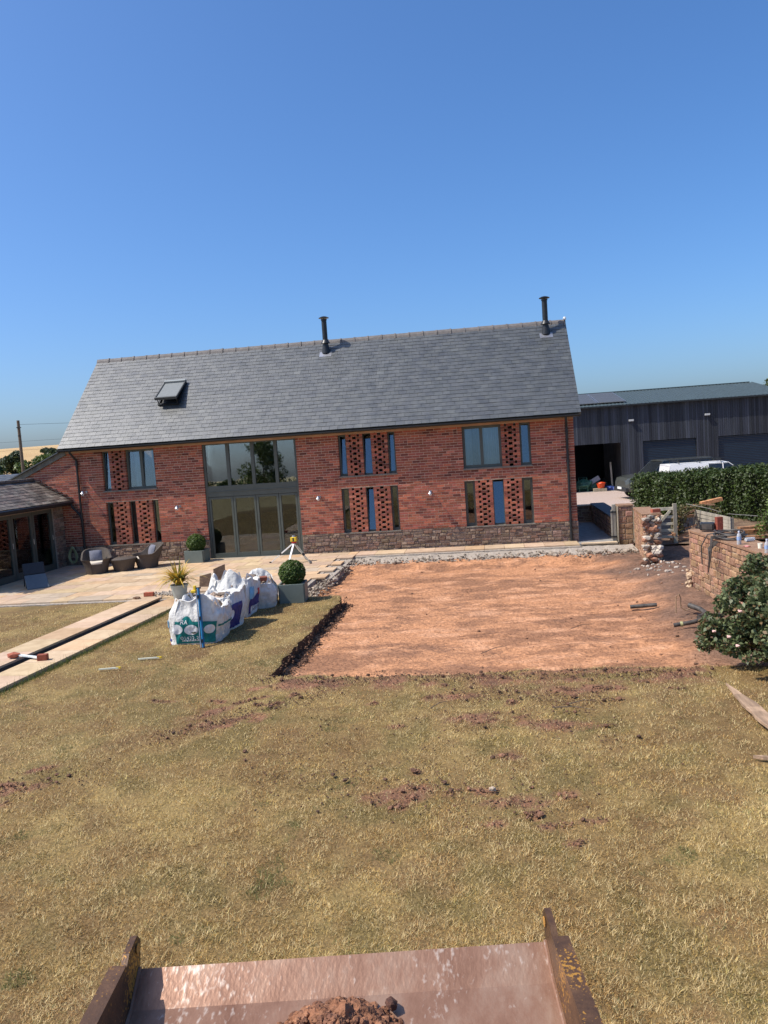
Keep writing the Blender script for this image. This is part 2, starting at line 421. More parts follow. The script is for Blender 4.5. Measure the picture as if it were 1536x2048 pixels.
# dug soil
_ra = random.Random(12); ARCS = []
for _k in range(16):
    _cx, _cy, _r = _ra.uniform(-2, 3), -21 + _ra.uniform(-2, 2), _ra.uniform(9.5, 18); _a = math.pi/2 + _ra.uniform(-.25, .2)
    for _n in range(_ra.choice((1, 2, 4))): ARCS.append((_cx, _cy, _r+_n*.16, _a, _ra.uniform(.04, .14), _ra.uniform(.025, .05)))
for _k in range(14):
    _cx, _cy, _r = _ra.uniform(-8, 8), _ra.uniform(-9, -4), _ra.uniform(4, 9); ARCS.append((_cx, _cy, _r, _ra.uniform(0, 6.28), _ra.uniform(.05, .25), _ra.uniform(.02, .04)))
def scrape(x, y):
    s = 0
    for cx, cy, r, a, da, w_ in ARCS:
        d = abs(math.hypot(x-cx, y-cy)-r)
        if d < w_*2.5:
            e = abs((math.atan2(y-cy, x-cx)-a+math.pi) % (2*math.pi)-math.pi)
            if e < da: s = max(s, math.exp(-(d/w_)**2)*smooth(da, da*.6, e)*smooth(-.3, .3, fbm(x*2, y*2, 4, 2)))
    return s
def soil_z(x, y):
    z = -.20 + .025*fbm(x*.7, y*.9, 2, 3) + .020*fbm(x*3.5, y*4.5, 6, 3) + .006*noise.noise(Vector((x*14, y*14, 2)))
    z -= .016*scrape(x, y)
    # tracks left by the bucket
    z += .010*math.sin(y*7 + 2*fbm(x*.6, y*.6, 4)) * smooth(.0, .4, fbm(x*.35, y*1.2, 11, 2))
    r = smooth(2.1, 4.0, x + .35*fbm(x*.8, y*.8, 3)) ; z = lerp(z, .02 + .06*fbm(x*2, y*2, 9, 4), r*smooth(-12.6, -10.5, y))
    z = lerp(z, -.06+.03*fbm(x*3, y*3, 1), smooth(-2.75, -2.25, y + .2*fbm(x*1.5, 1, 2)))
    return z
def soil_c(x, y):
    a = fbm(x*.55, y*1.1, 3.3, 4); b = fbm(x*1.2+4, y*3.2, 8.1, 5); c = fbm(x*5, y*9, 2.0, 3)
    t = smooth(-.10, .60, a*.8 + b*.75 + c*.3)
    col = mixc(SOIL_L, (.27, .13, .068), .85*t); col = mixc(col, (.20, .09, .045), .85*scrape(x, y)); k = smooth(.12, .5, fbm(x*.8+9, y*1.3, 15.0, 5)); col = mixc(col, (.25, .125, .07), .75*k*smooth(-.4, .3, c))
    col = mixc(col, (.66, .36, .21), .5*smooth(.15, .6, -b - .3*c))
    r = smooth(2.25, 3.35, x + .55*fbm(x*.8, y*.8, 5, 4) + .25*smooth(-6, -3, y))
    return mixc(col, mixc(SOIL_G, (.24, .135, .085), .5+.8*fbm(x*3, y*3, 4, 3)), r)
soil = heightfield('dug_soil', -4.7, 8.4, -13.0, -1.2, .055, soil_z, soil_c, lambda x, y: True, m_soil)

# far ground sheet, yard, hill
def sheet(name, pts, z, mat, kind='structure', tint=(1, 1, 1)):
    b = MB(); b.face([(x, y, z) for x, y in pts], tint); return b.build(name, mat, kind=kind)
m_field = M('field', (.30, .23, .10), .95, .3, .05, .3, 3, col2=(.40, .32, .15), tint=False)
g = MB(); S = 1500
g.face([(-S, -S, -.33), (S, -S, -.33), (S, S, -.33), (-S, S, -.33)]); g.build('ground', m_field, kind='structure')
yd = MB(); yd.box(2.3, 26, 5.35, 40, -.3, YARD_Z); yd.box(-30, 2.3, 6.3, 40, -.3, YARD_Z); yd.build('gravel_yard', m_gravel, kind='structure')
# rough ground behind the garden wall
def rz(x, y): return .0 + .05*fbm(x*1.5, y*1.5, 3, 3)
heightfield('garden_soil', 3.85, 9.5, -1.2, 5.3, .12, lambda x, y: -.02+.05*fbm(x*1.5, y*1.5, 3, 3), lambda x, y: mixc(SOIL_G, (.22, .15, .09), .5+fbm(x*2, y*2, 1, 3)), lambda x, y: True, m_soil)
m_hill = M('stubble_hill', (.42, .27, .12), .95, .15, .03, .3, 2, col2=(.52, .36, .17), tint=False)
hv = []; hf = []
HN = 40
for i in range(HN+1):
    for j in range(9):
        x = -420 + i*11.5; y = 170 + j*42
        h = (15*math.exp(-((x+205)/75)**2) + 8*math.exp(-((x+90)/60)**2)) * smooth(0, 4, j) * (1 + .15*fbm(x*.01, y*.01, 2)) - .5
        hv.append((x, y, h))
for i in range(HN):
    for j in range(8): hf.append((i*9+j, (i+1)*9+j, (i+1)*9+j+1, i*9+j+1))
np_mesh('hill', hv, hf, m_hill, smooth=True, kind='structure')

# ================================================================ FARMHOUSE
house = empty('barn_house', (-5.4, 0, 0), 'long red brick barn house with grey slate roof and tall glazed entrance', 'house')
X0, X1 = -13.28, 2.40
EAVE = 3.60
PL = 0.62
GW = (-8.66, -5.72)         # glazed bay
# openings (x0, x1, z0, z1)
groups = {
 'UL': (-11.91, -10.19, 2.31, 3.54), 'LL': (-11.90, -10.18, PL, 1.95),
 'UM': (-4.44, -2.73, 2.31, 3.54), 'LM': (-4.44, -2.73, PL, 1.95),
 'UR': (-.77, 1.19, 2.31, 3.54), 'LR': (-.78, 1.19, PL, 1.95)}
OPEN = list(groups.values()) + [(GW[0], GW[1], 0.0, 3.58)]
def grid_wall(mb, openings, x0, x1, z0, z1, y0, y1):
    xs = sorted(set([x0, x1] + [v for o in openings for v in o[:2] if x0 < v < x1]))
    zs = sorted(set([z0, z1] + [v for o in openings for v in o[2:] if z0 < v < z1]))
    def solid(i, j):
        if not (0 <= i < len(xs)-1 and 0 <= j < len(zs)-1): return False
        cx = (xs[i]+xs[i+1])/2; cz = (zs[j]+zs[j+1])/2
        return not any(o[0] < cx < o[1] and o[2] < cz < o[3] for o in openings)
    for i in range(len(xs)-1):
        for j in range(len(zs)-1):
            if not solid(i, j): continue
            a, b, c, d = xs[i], xs[i+1], zs[j], zs[j+1]
            mb.face([(a,y0,c),(b,y0,c),(b,y0,d),(a,y0,d)]); mb.face([(b,y1,c),(a,y1,c),(a,y1,d),(b,y1,d)])
            if not solid(i-1, j): mb.face([(a,y1,c),(a,y0,c),(a,y0,d),(a,y1,d)])
            if not solid(i+1, j): mb.face([(b,y0,c),(b,y1,c),(b,y1,d),(b,y0,d)])
            if not solid(i, j-1): mb.face([(a,y1,c),(b,y1,c),(b,y0,c),(a,y0,c)])
            if not solid(i, j+1): mb.face([(a,y0,d),(b,y0,d),(b,y1,d),(a,y1,d)])
wm = MB()
opn = [(a+.004*0, b, c, d) for a, b, c, d in OPEN]
grid_wall(wm, opn, X0, X1, PL, EAVE, .003, .30)
# lean-to part under the sloping verge, in the same plane
LT = [(-16.4, PL), (-13.28, PL), (-13.28, 3.50), (-14.98, 2.74), (-16.4, 2.11)]
fr = [(x, .003, z) for x, z in LT]; bk = [(x, .30, z) for x, z in LT]
wm.face(fr); wm.face(bk[::-1])
for i in range(5): wm.face([fr[i], bk[i], bk[(i+1) % 5], fr[(i+1) % 5]])
wall = wm.build('wall', m_mortar, house)
def wallbox(name, mat, *b):
    q = MB()
    for t in b: q.box(*t)
    return q.build(name, mat, house)
m_gable = M('gable_brick', (.27, .11, .08), .9, .3, 9, .5, 40)
for gx, s in ((X1, -1), (X0, 1)):
    gable = MB()
    P = [(gx, .30, 0), (gx, 5.4, 0), (gx, 5.4, EAVE), (gx, 2.85, 6.45), (gx, .30, EAVE)]
    Q = [(gx+s*.25, y, z) for _, y, z in P]
    gable.face(P if s < 0 else P[::-1]); gable.face(Q[::-1] if s < 0 else Q)
    gable.build('gable_wall', m_gable, house)
BW = MB(); grid_wall(BW, [], X0, X1, 0, EAVE, 5.38, 5.6); BW.build('back_wall', m_mortar, house)
it = MB(); it.box(X0+.26, X1-.26, .31, 5.37, -.02, .02); it.box(X0+.26, GW[0]-.2, .31, 5.37, 2.05, 2.2); it.box(GW[1]+.2, X1-.26, .31, 5.37, 2.05, 2.2)
it.box(GW[0]-.2, GW[0]-.12, .31, 5.37, .02, 3.6); it.box(GW[1]+.12, GW[1]+.2, .31, 5.37, .02, 3.6); it.box(GW[0]-.1, GW[1]+.1, 4.6, 4.7, 0.02, 4.3); it.box(X0+.3, X1-.3, .5, 5.0, 3.66, 3.72)
it.build('interior', m_dark, house)

# bricks
PITCH_X, CH = .225, .075
bp_ = []
def brick_tint():
    t = random.random(); v = random.uniform(.65, 1.2)
    if t < .13: return (v*.56, v*.54, v*.6)
    if t < .30: return (v*1.25, v*1.20, v*1.05)
    if t < .36: return (v*1.35, v*1.55, v*1.6)
    return (v, v*random.uniform(.9, 1.1), v*random.uniform(.9, 1.1))
nc = int((EAVE-PL)/CH)
for k in range(nc+1):
    z = PL + k*CH; zc = z + CH/2
    if zc > EAVE: break
    xl = X0
    # slanted left part
    ex = -16.2 if zc < 2.15 else (-16.4 + (zc-2.15)/(3.50-2.11)*(3.12))
    ex = max(ex, -15.4)
    segs = [(ex+.05, X1)] if zc < 3.46 else [(X0, X1)]
    for o in OPEN:
        if o[2]-.01 < zc < o[3]+.01:
            ns = []
            for a, b in segs:
                if o[0] >= b or o[1] <= a: ns.append((a, b)); continue
                if o[0] > a: ns.append((a, o[0]))
                if o[1] < b: ns.append((o[1], b))
            segs = ns
    for a, b in segs:
        off = (k % 2)*PITCH_X/2 + (random.choice((0, 0, 0, .05)) if k % 5 == 0 else 0)
        cuts = [a]; x = math.floor((a-X0-off)/PITCH_X)*PITCH_X + X0 + off
        while x < b - .05:
            if x > a + .05:
                cuts.append(x)
                if random.random() < .05 and x+PITCH_X/2 < b-.05: cuts.append(x+PITCH_X/2)
            x += PITCH_X
        cuts.append(b)
        for q in range(len(cuts)-1):
            c0, c1 = cuts[q], cuts[q+1]
            l = c0 + (.005 if q else -.003); r = c1 - (.005 if q < len(cuts)-2 else -.003)
            if r-l < .03: continue
            pr = random.uniform(-.003, .003)
            bp_.append((((l+r)/2, .048+pr, zc), (round((r-l)/2-.001, 3), .05, .0305), brick_tint(), random.uniform(-.004, .004)))
pieces('brick', bp_, m_brick, wall, 300, stuff_name='brickwork')

# honeycomb brick screens
scr = []; scm = MB()
def screen(xa, xb, z0, z1, first):
    n = int(round((z1-z0)/CH)); wd = xb-xa; ch = (z1-z0)/n; cxm = (xa+xb)/2
    for k in range(n):
        zc = z0 + (k+.5)*ch; hz = ch/2-.005
        if (k + first) % 2 == 0:
            hw = wd*.10; parts = [(xa, cxm-hw), (cxm+hw, xb)]
        else:
            h1 = wd*.115; e = wd*.195; parts = [(xa, xa+e), (xa+e+h1, xb-e-h1), (xb-e, xb)]
        for l, r in parts:
            scr.append((((l+r)/2, .06+random.uniform(-.003, .003), zc), (round((r-l)/2-.002, 3), .055, hz), brick_tint(), random.uniform(-.01, .01)))
            scm.box(l+.004, r-.004, .012, .108, zc-ch/2, zc-hz); scm.box(l+.004, r-.004, .012, .108, zc+hz, zc+ch/2)
scrn = [(-11.67, -11.145, 'UL', 0), (-11.66, -11.14, 'LL', 0), (-10.93, -10.39, 'LL', 0), (-4.20, -3.70, 'UM', 0), (-3.45, -2.955, 'UM', 1),
        (-4.21, -3.70, 'LM', 0), (-3.467, -2.96, 'LM', 1), (.35, .88, 'UR', 0), (-.475, .037, 'LR', 0), (.354, .879, 'LR', 1)]
for xa, xb, gk, fs in scrn:
    G = groups[gk]; screen(xa, xb, G[2], G[3], fs)
sm_ = scm.build('screen_mortar', m_mortar, house)
pieces('screen_brick', scr, m_brick, sm_, 300, stuff_name='screen_brickwork')

# stone plinth
pb = MB(); grid_wall(pb, [(GW[0], GW[1], -.1, 1)], -16.3, X1+.02, -.1, PL-.012, .010, .35); plinth = pb.build('stone_plinth', m_plmortar, house)
def stone_rects(x0, x1, z0, z1, hs=(.06, .13), ws=(.08, .30)):
    out = []; z = z0
    rows = []
    while z < z1 - .03:
        h = random.uniform(*hs)
        if z + h > z1 - .05: h = z1 - z
        rows.append((z, h)); z += h
    for z, h in rows:
        x = x0 + random.uniform(-.08, 0)
        while x < x1 - .02:
            wd = random.uniform(*ws)
            if x + wd > x1 - .06: wd = x1 - x
            a = max(x, x0)
            if h > .11 and random.random() < .35 and wd > .14:
                t = random.uniform(.4, .6); out.append((a, x+wd, z, z+h*t)); out.append((a, x+wd*.5, z+h*t, z+h)); out.append((x+wd*.5, x+wd, z+h*t, z+h))
            else: out.append((a, x+wd, z+random.uniform(-.008, .008), z+h+random.uniform(-.008, .008)))
            x += wd
    return [r for r in out if r[1]-r[0] > .04]
def stone_tint():
    v = random.uniform(.6, 1.25); t = random.random()
    if t < .15: return (v*1.25, v*1.3, v*1.3)
    if t < .3: return (v*.9, v*.75, v*.72)
    return (v, v*random.uniform(.92, 1.06), v*random.uniform(.9, 1.08))
pst = []
for a, b in ((-14.2, GW[0]), (GW[1], X1+.02)):
    for l, r, z0, z1 in stone_rects(a, b, -.04, PL-.005):
        pst.append((((l+r)/2, .02+random.uniform(-.012, .012), (z0+z1)/2), ((r-l)/2-.007, .035, (z1-z0)/2-.006), stone_tint(), None))
pieces('stone', pst, m_plinth, plinth, 300, 'pillow', stuff_name='stonework')

# windows
def frame_rect(mb, x0, x1, z0, z1, y0, y1, t, tb=None):
    tb = tb or t
    mb.box(x0, x0+t, y0, y1, z0, z1); mb.box(x1-t, x1, y0, y1, z0, z1)
    mb.box(x0+t, x1-t, y0+.001, y1-.001, z0, z0+tb); mb.box(x0+t, x1-t, y0+.001, y1-.001, z1-t, z1)
def window(x0, x1, z0, z1, mull=(), blind=None, curtain=False, tl=.05, name='window', tilt=0.0):
    f = MB(); frame_rect(f, x0, x1, z0, z1, .10, .17, tl, tl+.02)
    for mx in mull: f.box(mx-.045, mx+.045, .102, .168, z0+tl+.02, z1-tl)
    o = f.build(name, m_frame, house, bevel=.004)
    edges = [x0+tl] + [v for mx in mull for v in (mx-.045, mx+.045)] + [x1-tl]
    for a, b in zip(edges[::2], edges[1::2]):
        q = MB(); H_ = (z1-tl+.006) - (z0+tl+.012); R_ = Matrix.Rotation(-rad(tilt), 3, 'X'); q.obox(Vector(((a+b)/2, .135, z0+tl+.012)) + R_ @ Vector((0, 0, H_/2)), ((b-a)/2+.005, .005, H_/2), R_); q.build('pane', m_tiltglass if tilt else m_glass, o)
    if blind:
        q = MB(); q.box(x0+tl*.4, x1-tl*.4, .19, .195, z0+.03, z1-.02, blind); q.build('blind', m_blind, o)
    if curtain:
        for ca, cb in curtain:
            q = MB(); n = 40; P = []
            for i in range(n+1):
                x = lerp(ca, cb, i/n); y = .26 + .05*math.sin(i*.95) + .02*math.sin(i*2.3)
                P.append((x, y))
            for i in range(n): q.face([(*P[i], z0), (*P[i+1], z0), (*P[i+1], z1), (*P[i], z1)])
            q.build('curtain', m_curtain, o, smooth=True)
    return o
g = groups
window(-11.91, -11.65, 2.31, 3.54, tl=.05, tilt=4)
window(-11.145, -10.19, 2.31, 3.54, mull=(-10.66,), tl=.06, curtain=[(-10.95, -10.72), (-10.36, -10.24)], tilt=3)
window(-11.90, -11.64, PL, 1.95, tl=.055); window(-11.146, -10.92, PL, 1.95, tl=.03); window(-10.39, -10.18, PL, 1.95, tl=.03)
window(-4.44, -4.18, 2.31, 3.54, tl=.055, tilt=8); window(-3.71, -3.44, 2.31, 3.54, tl=.03, tilt=9); window(-2.965, -2.73, 2.31, 3.54, tl=.05, tilt=7)
window(-4.44, -4.19, PL, 1.95, tl=.055); window(-3.71, -3.455, PL, 1.95, tl=.03, tilt=9); window(-2.97, -2.73, PL, 1.95, tl=.055)
window(-.77, .355, 2.31, 3.54, mull=(-.22,), tl=.075, curtain=[(-.70, -.50), (-.32, -.26), (-.19, .33)], tilt=2.5)
window(.875, 1.19, 2.31, 3.54, tl=.06, tilt=5)
window(-.78, -.465, PL, 1.95, tl=.07); window(.03, .36, PL, 1.95, tl=.025, tilt=9); window(.872, 1.19, PL, 1.95, tl=.07)
for k, (a, b, c, d) in groups.items():
    sl = MB(); sl.box(a-.02, b+.02, -.03, .20, c-.035, c-.002, (.75, .7, .62)); sl.build('window_sill', m_concrete, house)
# glazed bay
gx0, gx1 = GW
f = MB(); frame_rect(f, gx0, gx1, 0.0, 3.58, .05, .15, .075, .05)
f.box(gx0+.075, gx1-.075, .052, .148, 1.92, 2.25)
f.box(gx0+.075, gx1-.075, .040, .053, 2.06, 2.09)
ups = [-7.88, -7.105, -6.38]
for x in ups: f.box(x-.05, x+.05, .051, .149, 2.25, 3.505)
bay = f.build('glazed_bay', m_frame, house, bevel=.005)
e = [gx0+.075] + [v for x in ups for v in (x-.05, x+.05)] + [gx1-.075]
for a, b in zip(e[::2], e[1::2]):
    q = MB(); R_ = Matrix.Rotation(-rad(.9), 3, 'X'); q.obox(((a+b)/2, .10, 2.878), ((b-a)/2+.004, .005, .632), R_); q.build('pane', m_boostglass, bay)  # slight lean added so the panes mirror more sky
ds = [gx0+.078, -7.81, -7.09, -6.38, gx1-.078]
for i in range(4):
    a, b = ds[i]+.006, ds[i+1]-.006
    q = MB(); frame_rect(q, a, b, .055, 1.91, .06, .12, .065, .13)
    if i in (1, 2): q.tube([(b-.03 if i == 1 else a+.03, .04, .95), (b-.03 if i == 1 else a+.03, .04, 1.10)], .008, 6)
    d = q.build('door', m_frame, house, bevel=.004)
    q = MB(); q.box(a+.06, b-.06, .085, .095, .18, 1.85); q.build('pane', m_glass, d)
q = MB(); q.box(gx0-.02, gx1+.02, -.12, .16, -.06, .035, (.95, .95, .95)); q.build('door_sill', m_concrete, house)
# a pale branch picture on the inner wall and a dark armchair behind the glass
q = MB(); q.box(-6.25, -5.75, 1.5, 1.54, .75, 1.25, (.6, .55, .48)); pc = q.build('wall_picture', m_white, house)
q = MB()
for k in range(9):
    a = -1.2 + k*.3; p0 = Vector((-6.0, 1.46, .78)); p1 = p0 + Vector((math.sin(a)*.1, 0, .16+.02*(k % 3))); p2 = p1 + Vector((math.sin(a*1.2)*.16, 0, .14))
    q.tube([p0, p1, p2], [.010, .007, .003], 5)
q.build('painted_branch', m_black, pc)

# eaves: fascia, gutter, roof
q = MB(); q.box(X0, X1, -.035, .012, 3.535, 3.64); q.build('fascia', m_fascia, house)
RID_Y, RID_Z = 2.85, 6.68
EV_Y, EV_Z = -.30, 3.70
RX0, RX1 = -13.16, 2.60
sv = Vector((0, RID_Y-EV_Y, RID_Z-EV_Z)); SL = sv.length; sv.normalize(); nv = Vector((0, -sv.z, sv.y))
q = MB()
def slope_pt(x, s, h=0): return Vector((x, EV_Y, EV_Z)) + sv*s + nv*h
for h in (0, -.10):
    P = [slope_pt(RX0, 0.02, h-.012), slope_pt(RX1, 0.02, h-.012), slope_pt(RX1, SL, h-.012), slope_pt(RX0, SL, h-.012)]
    q.face(P if h == 0 else P[::-1])
q.face([slope_pt(RX0, .02, -.112), slope_pt(RX1, .02, -.112), slope_pt(RX1, .02, -.012), slope_pt(RX0, .02, -.012)])
q.face([slope_pt(RX1, .02, -.112), slope_pt(RX1, SL, -.112), slope_pt(RX1, SL, -.012), slope_pt(RX1, .02, -.012)])
q.face([slope_pt(RX0, .02, -.012), slope_pt(RX0, SL, -.012), slope_pt(RX0, SL, -.112), slope_pt(RX0, .02, -.112)])
# back slope
q.face([(RX1, RID_Y, RID_Z-.01), (RX1, 6.0, 3.70), (RX0, 6.0, 3.70), (RX0, RID_Y, RID_Z-.01)][::-1])
q.face([(RX1, RID_Y, RID_Z-.11), (RX1, 6.0, 3.60), (RX0, 6.0, 3.60), (RX0, RID_Y, RID_Z-.11)])
roof = q.build('roof', m_slate, house)
gau = .17; nr = int(SL/gau); pl = []
Rs = Matrix((Vector((1, 0, 0)), sv, nv)).transposed()     # local x, along slope, outward
for r in range(nr+1):
    s0 = r*gau; L_ = min(gau+.05, SL-s0-.02)
    if L_ < .06: continue
    off = (r % 2)*.1225; x = RX0 - off
    while x < RX1 - .01:
        wd = .245 + random.uniform(-.004, .004); a = max(x, RX0); b = min(x+wd, RX1)
        if b-a > .04:
            v = random.uniform(.92, 1.09); bl = random.uniform(.96, 1.05)
            if random.random() < .05: v *= 1.25
            tilt = Matrix.Rotation(-.055 + random.uniform(-.014, .014), 3, 'X') @ Matrix.Rotation(random.uniform(-.013, .013), 3, 'Y')
            ce = slope_pt((a+b)/2, s0 + L_/2 + random.uniform(-.003, .003), .004)
            pl.append((tuple(ce), (round((b-a)/2-.003, 3), round(L_/2, 3), .0055), (v, v, v*bl), Rs @ tilt))
        x += wd
pieces('slate', pl, m_slate, roof, 300, stuff_name='slating')
# ridge tiles, half round with a collar
tw = .44; n = int((RX1-RX0)/tw); tw = (RX1-RX0)/n
def ridge_mesh(L):
    b = MB()
    for (xa, xb, r) in ((0, L-.05, .09), (L-.05, L, .105)):
        pr = [(-r*1.25, -.12), (-r*.9, -.02), (-r*.45, .04), (0, .058), (r*.45, .04), (r*.9, -.02), (r*1.25, -.12)]
        e = .0 if xb < L else .014
        V = [(xa, y, z+e) for y, z in pr] + [(xb, y, z+e) for y, z in pr]
        b.poly(V, [(i, i+1, i+8, i+7) for i in range(6)]); b.face(V[:7]); b.face(V[7:][::-1])
    return b
rme = None
for i in range(n):
    x = RX0 + i*tw
    if rme is None:
        o = ridge_mesh(tw-.004).build('ridge_tile', m_ridge, roof, origin=(0, 0, 0)); rme = o.data; o.location = (x, RID_Y, RID_Z)
    else: put('ridge_tile', rme, roof, (x, RID_Y, RID_Z+random.uniform(-.006, .006)))
q = MB()
pts = [(t, -.055*math.sin(t*math.pi)) for t in np.linspace(0, 1, 8)]
GY0, GZ = EV_Y-.095, EV_Z-.045
V = [(RX0+.02, GY0+.115*t, GZ+z) for t, z in pts] + [(RX1-.02, GY0+.115*t, GZ+z) for t, z in pts]
q.poly(V, [(i, i+1, i+9, i+8) for i in range(7)]); q.poly([(x, y, z-.004) for x, y, z in V], [(i+8, i+9, i+1, i) for i in range(7)])
q.face([V[i] for i in range(8)]); q.face([V[15-i] for i in range(8)])
q.box(RX0+.02, RX1-.02, GY0-.006, GY0+.001, GZ-.02, GZ+.006)
q.box(RX0+.05, RX1-.05, -.29, -.035, 3.60, 3.622)
q.build('gutter', m_black, house)
def downpipe(x, z1=.03):
    q = MB(); q.tube([(x, GY0+.06, GZ-.03), (x, GY0+.06, GZ-.10), (x+.03, -.05, GZ-.33), (x+.03, -.05, z1)], .036, 10)
    for z in (3.2, 2.35, 1.45, .62): q.tube([(x+.03, -.05, z-.03), (x+.03, -.05, z+.03)], .046, 10); q.box(x-.02, x+.08, -.045, .0, z-.012, z+.012)
    q.build('downpipe', m_black, house, smooth=True)
downpipe(-12.74, .45); downpipe(2.17)
# wall lamps
for lx, lz in ((-9.5, 1.70), (-5.1, 1.74), (-1.77, 1.70), (-12.50, 2.32)):
    q = MB(); q.tube([(lx, 0, lz), (lx, -.20, lz+.03), (lx, -.24, lz-.02)], .012, 6)
    q.lathe((lx, 0, lz), [(.035, -.035), (.035, .035)], 10); q.lathe((lx, -.24, lz), [(.03, .045), (.038, .01), (.075, -.03), (.078, -.035), (.07, -.03)], 14)
    lp = q.build('wall_lamp', m_steel, house, smooth=True)
    q = MB(); q.lathe((lx, -.24, lz), [(.0, -.10), (.035, -.085), (.042, -.05), (.03, -.03)], 12, (.95, .95, .9)); q.build('bulb_glass', m_white, lp, smooth=True)
# flues
def flue(x, s, h):
    b = slope_pt(x, s); q = MB(); z0 = b.z-.1
    q.tube([(x, b.y, z0), (x, b.y, z0+h)], .085, 16)
    q.lathe((x, b.y, z0+.38), [(.09, .10), (.15, .0), (.155, -.01)], 16)
    q.lathe((x, b.y, z0+h), [(.10, -.02), (.10, .01)], 16)
    q.lathe((x, b.y, z0+h+.045), [(.165, 0), (.17, .012), (.09, .05), (.0, .07)], 16)
    for k in range(4): q.tube([(x+.07*math.cos(k*1.57), b.y+.07*math.sin(k*1.57), z0+h), (x+.07*math.cos(k*1.57), b.y+.07*math.sin(k*1.57), z0+h+.06)], .008, 4)
    q.lathe((x, b.y, z0+.05), [(.14, .0), (.10, .28)], 16)
    o = q.build('chimney_flue', m_black, roof, smooth=True)
    p = MB(); ce = slope_pt(x, s-.14, .012); p.obox(ce, (.20, .12, .004), Rs, (.9, .9, .9)); p.build('lead_flashing', m_steel, o)
flue(-5.08, 3.78, 1.13); flue(1.95, 3.80, 1.12)
# open roof window
wx0, wx1, ws0, ws1 = -10.28, -9.62, 1.70, 2.75
q = MB()
for (a, b, c, d) in ((wx0-.03, wx0+.03, ws0, ws1), (wx1-.03, wx1+.03, ws0, ws1), (wx0, wx1, ws0-.03, ws0+.03), (wx0, wx1, ws1-.03, ws1+.03)):
    q.obox(slope_pt((a+b)/2, (c+d)/2, .03), ((b-a)/2, (d-c)/2, .04), Rs)
q.obox(slope_pt((wx0+wx1)/2, (ws0+ws1)/2, .012), ((wx1-wx0)/2, (ws1-ws0)/2, .006), Rs)
rw = q.build('roof_window', m_black, roof)
oa = rad(-12); Ro = Rs @ Matrix.Rotation(oa, 3, 'X'); hinge = slope_pt((wx0+wx1)/2, ws1-.02, .07)
def sash_pt(x, s, h=0): return hinge + Ro @ Vector((x, -s, h))
q = MB(); q.obox(sash_pt(0, .53), (.34, .53, .02), Ro, (.55, .55, .55)); q.obox(sash_pt(0, 1.06, .01), (.36, .03, .04), Ro, (.2, .2, .2)); q.obox(sash_pt(0, .0, .03), (.36, .05, .05), Ro, (.75, .75, .75))
for s_ in (-1, 1): q.obox(sash_pt(s_*.35, .53, .012), (.015, .53, .03), Ro, (.15, .15, .15))
m_shade = M('grey_awning', (.34, .36, .35), .7, .06, 10)
q.build('roof_window_sash', m_shade, rw)
q = MB()
for s_ in (-1, 1): q.bar(slope_pt((wx0+wx1)/2+s_*.3, ws0, .05), sash_pt(s_*.33, 1.0), .02, .02)
q.build('stay', m_black, rw)
# small white alarm dome at the ridge end
q = MB(); q.lathe((RX1-.03, RID_Y-.1, RID_Z+.08), [(.045, -.05), (.05, .0), (.03, .035), (0, .045)], 10); q.build('ridge_end_cap', m_white, roof, smooth=True)

# lean-to verge and its roof
q = MB(); va, vb = Vector((-13.10, 0, 3.66)), Vector((-16.2, 0, 2.30)); dv = (vb-va).normalized(); up = Vector((-dv.z, 0, dv.x)); up = up if up.z > 0 else -up
R = Matrix((dv, Vector((0, 1, 0)), up)).transposed(); L_ = (vb-va).length
q.obox((va+vb)/2 + up*-.085 + Vector((0, -.03, 0)), (L_/2, .022, .075), R, (.55, .55, .52)); q.build('barge_board', m_timber, house)
q = MB(); q.obox((va+vb)/2 + up*.012 + Vector((0, 2.6, 0)), (L_/2, 2.72, .018), R, (.35, .35, .38)); q.build('lean_to_roof', m_slate, house)
# ================================================================ ANNEXE on the left (its glazed side faces right)
annex = empty('stone_annexe', (-13.9, -2.5, 0), 'low stone annexe with old slate roof and glazed doors, left of the patio', 'annexe')
AX = -13.35; AE = 2.02; AF = -5.0
q = MB(); q.box(AX-.3, AX-.006, AF, -.56, 1.90, AE); q.box(AX-.3, AX-.006, -.56, .0, 0, AE); q.box(AX-.3, AX-.006, AF, AF+.4, 0, 1.9); q.box(-15.3, AX-.3, AF, AF+.3, 0, AE)
q.face([(-15.3, AF, AE), (AX, AF, AE), (-14.3, AF, 2.78)])
aw = q.build('wall', m_plmortar, annex)
ast = []
for l, r, z0, z1 in stone_rects(.03, .56, 0, 1.98, (.08, .18), (.14, .36)):
    ast.append(((AX+.0, -(l+r)/2, (z0+z1)/2), ((r-l)/2-.007, .03, (z1-z0)/2-.006), stone_tint(), math.pi/2))
pieces('stone', ast, m_plinth, aw, 300, 'pillow')
q = MB(); q.box(AX-.25, AX-.02, AF+.4, -.56, 0, .035, (.95, .95, .95)); q.build('door_sill', m_concrete, annex)
ys = [-.60, -1.62, -2.64, -3.66, -4.55]
for i in range(4):
    b, a = ys[i]-.01, ys[i+1]+.01
    q = MB()
    for (y0, y1, z0, z1) in ((a, a+.09, .04, 1.88), (b-.09, b, .04, 1.88), (a+.09, b-.09, .04, .22), (a+.09, b-.09, 1.79, 1.88)): q.box(AX-.12, AX-.05, y0, y1, z0, z1)
    d = q.build('door', m_frame, annex, bevel=.004)
    q = MB(); q.box(AX-.09, AX-.08, a+.085, b-.085, .215, 1.80); q.build('pane', m_glass, d)
    q = MB(); q.tube([(AX-.02, b-.05, .95), (AX-.02, b-.05, 1.1)], .01, 6); q.build('handle', m_steel, d)
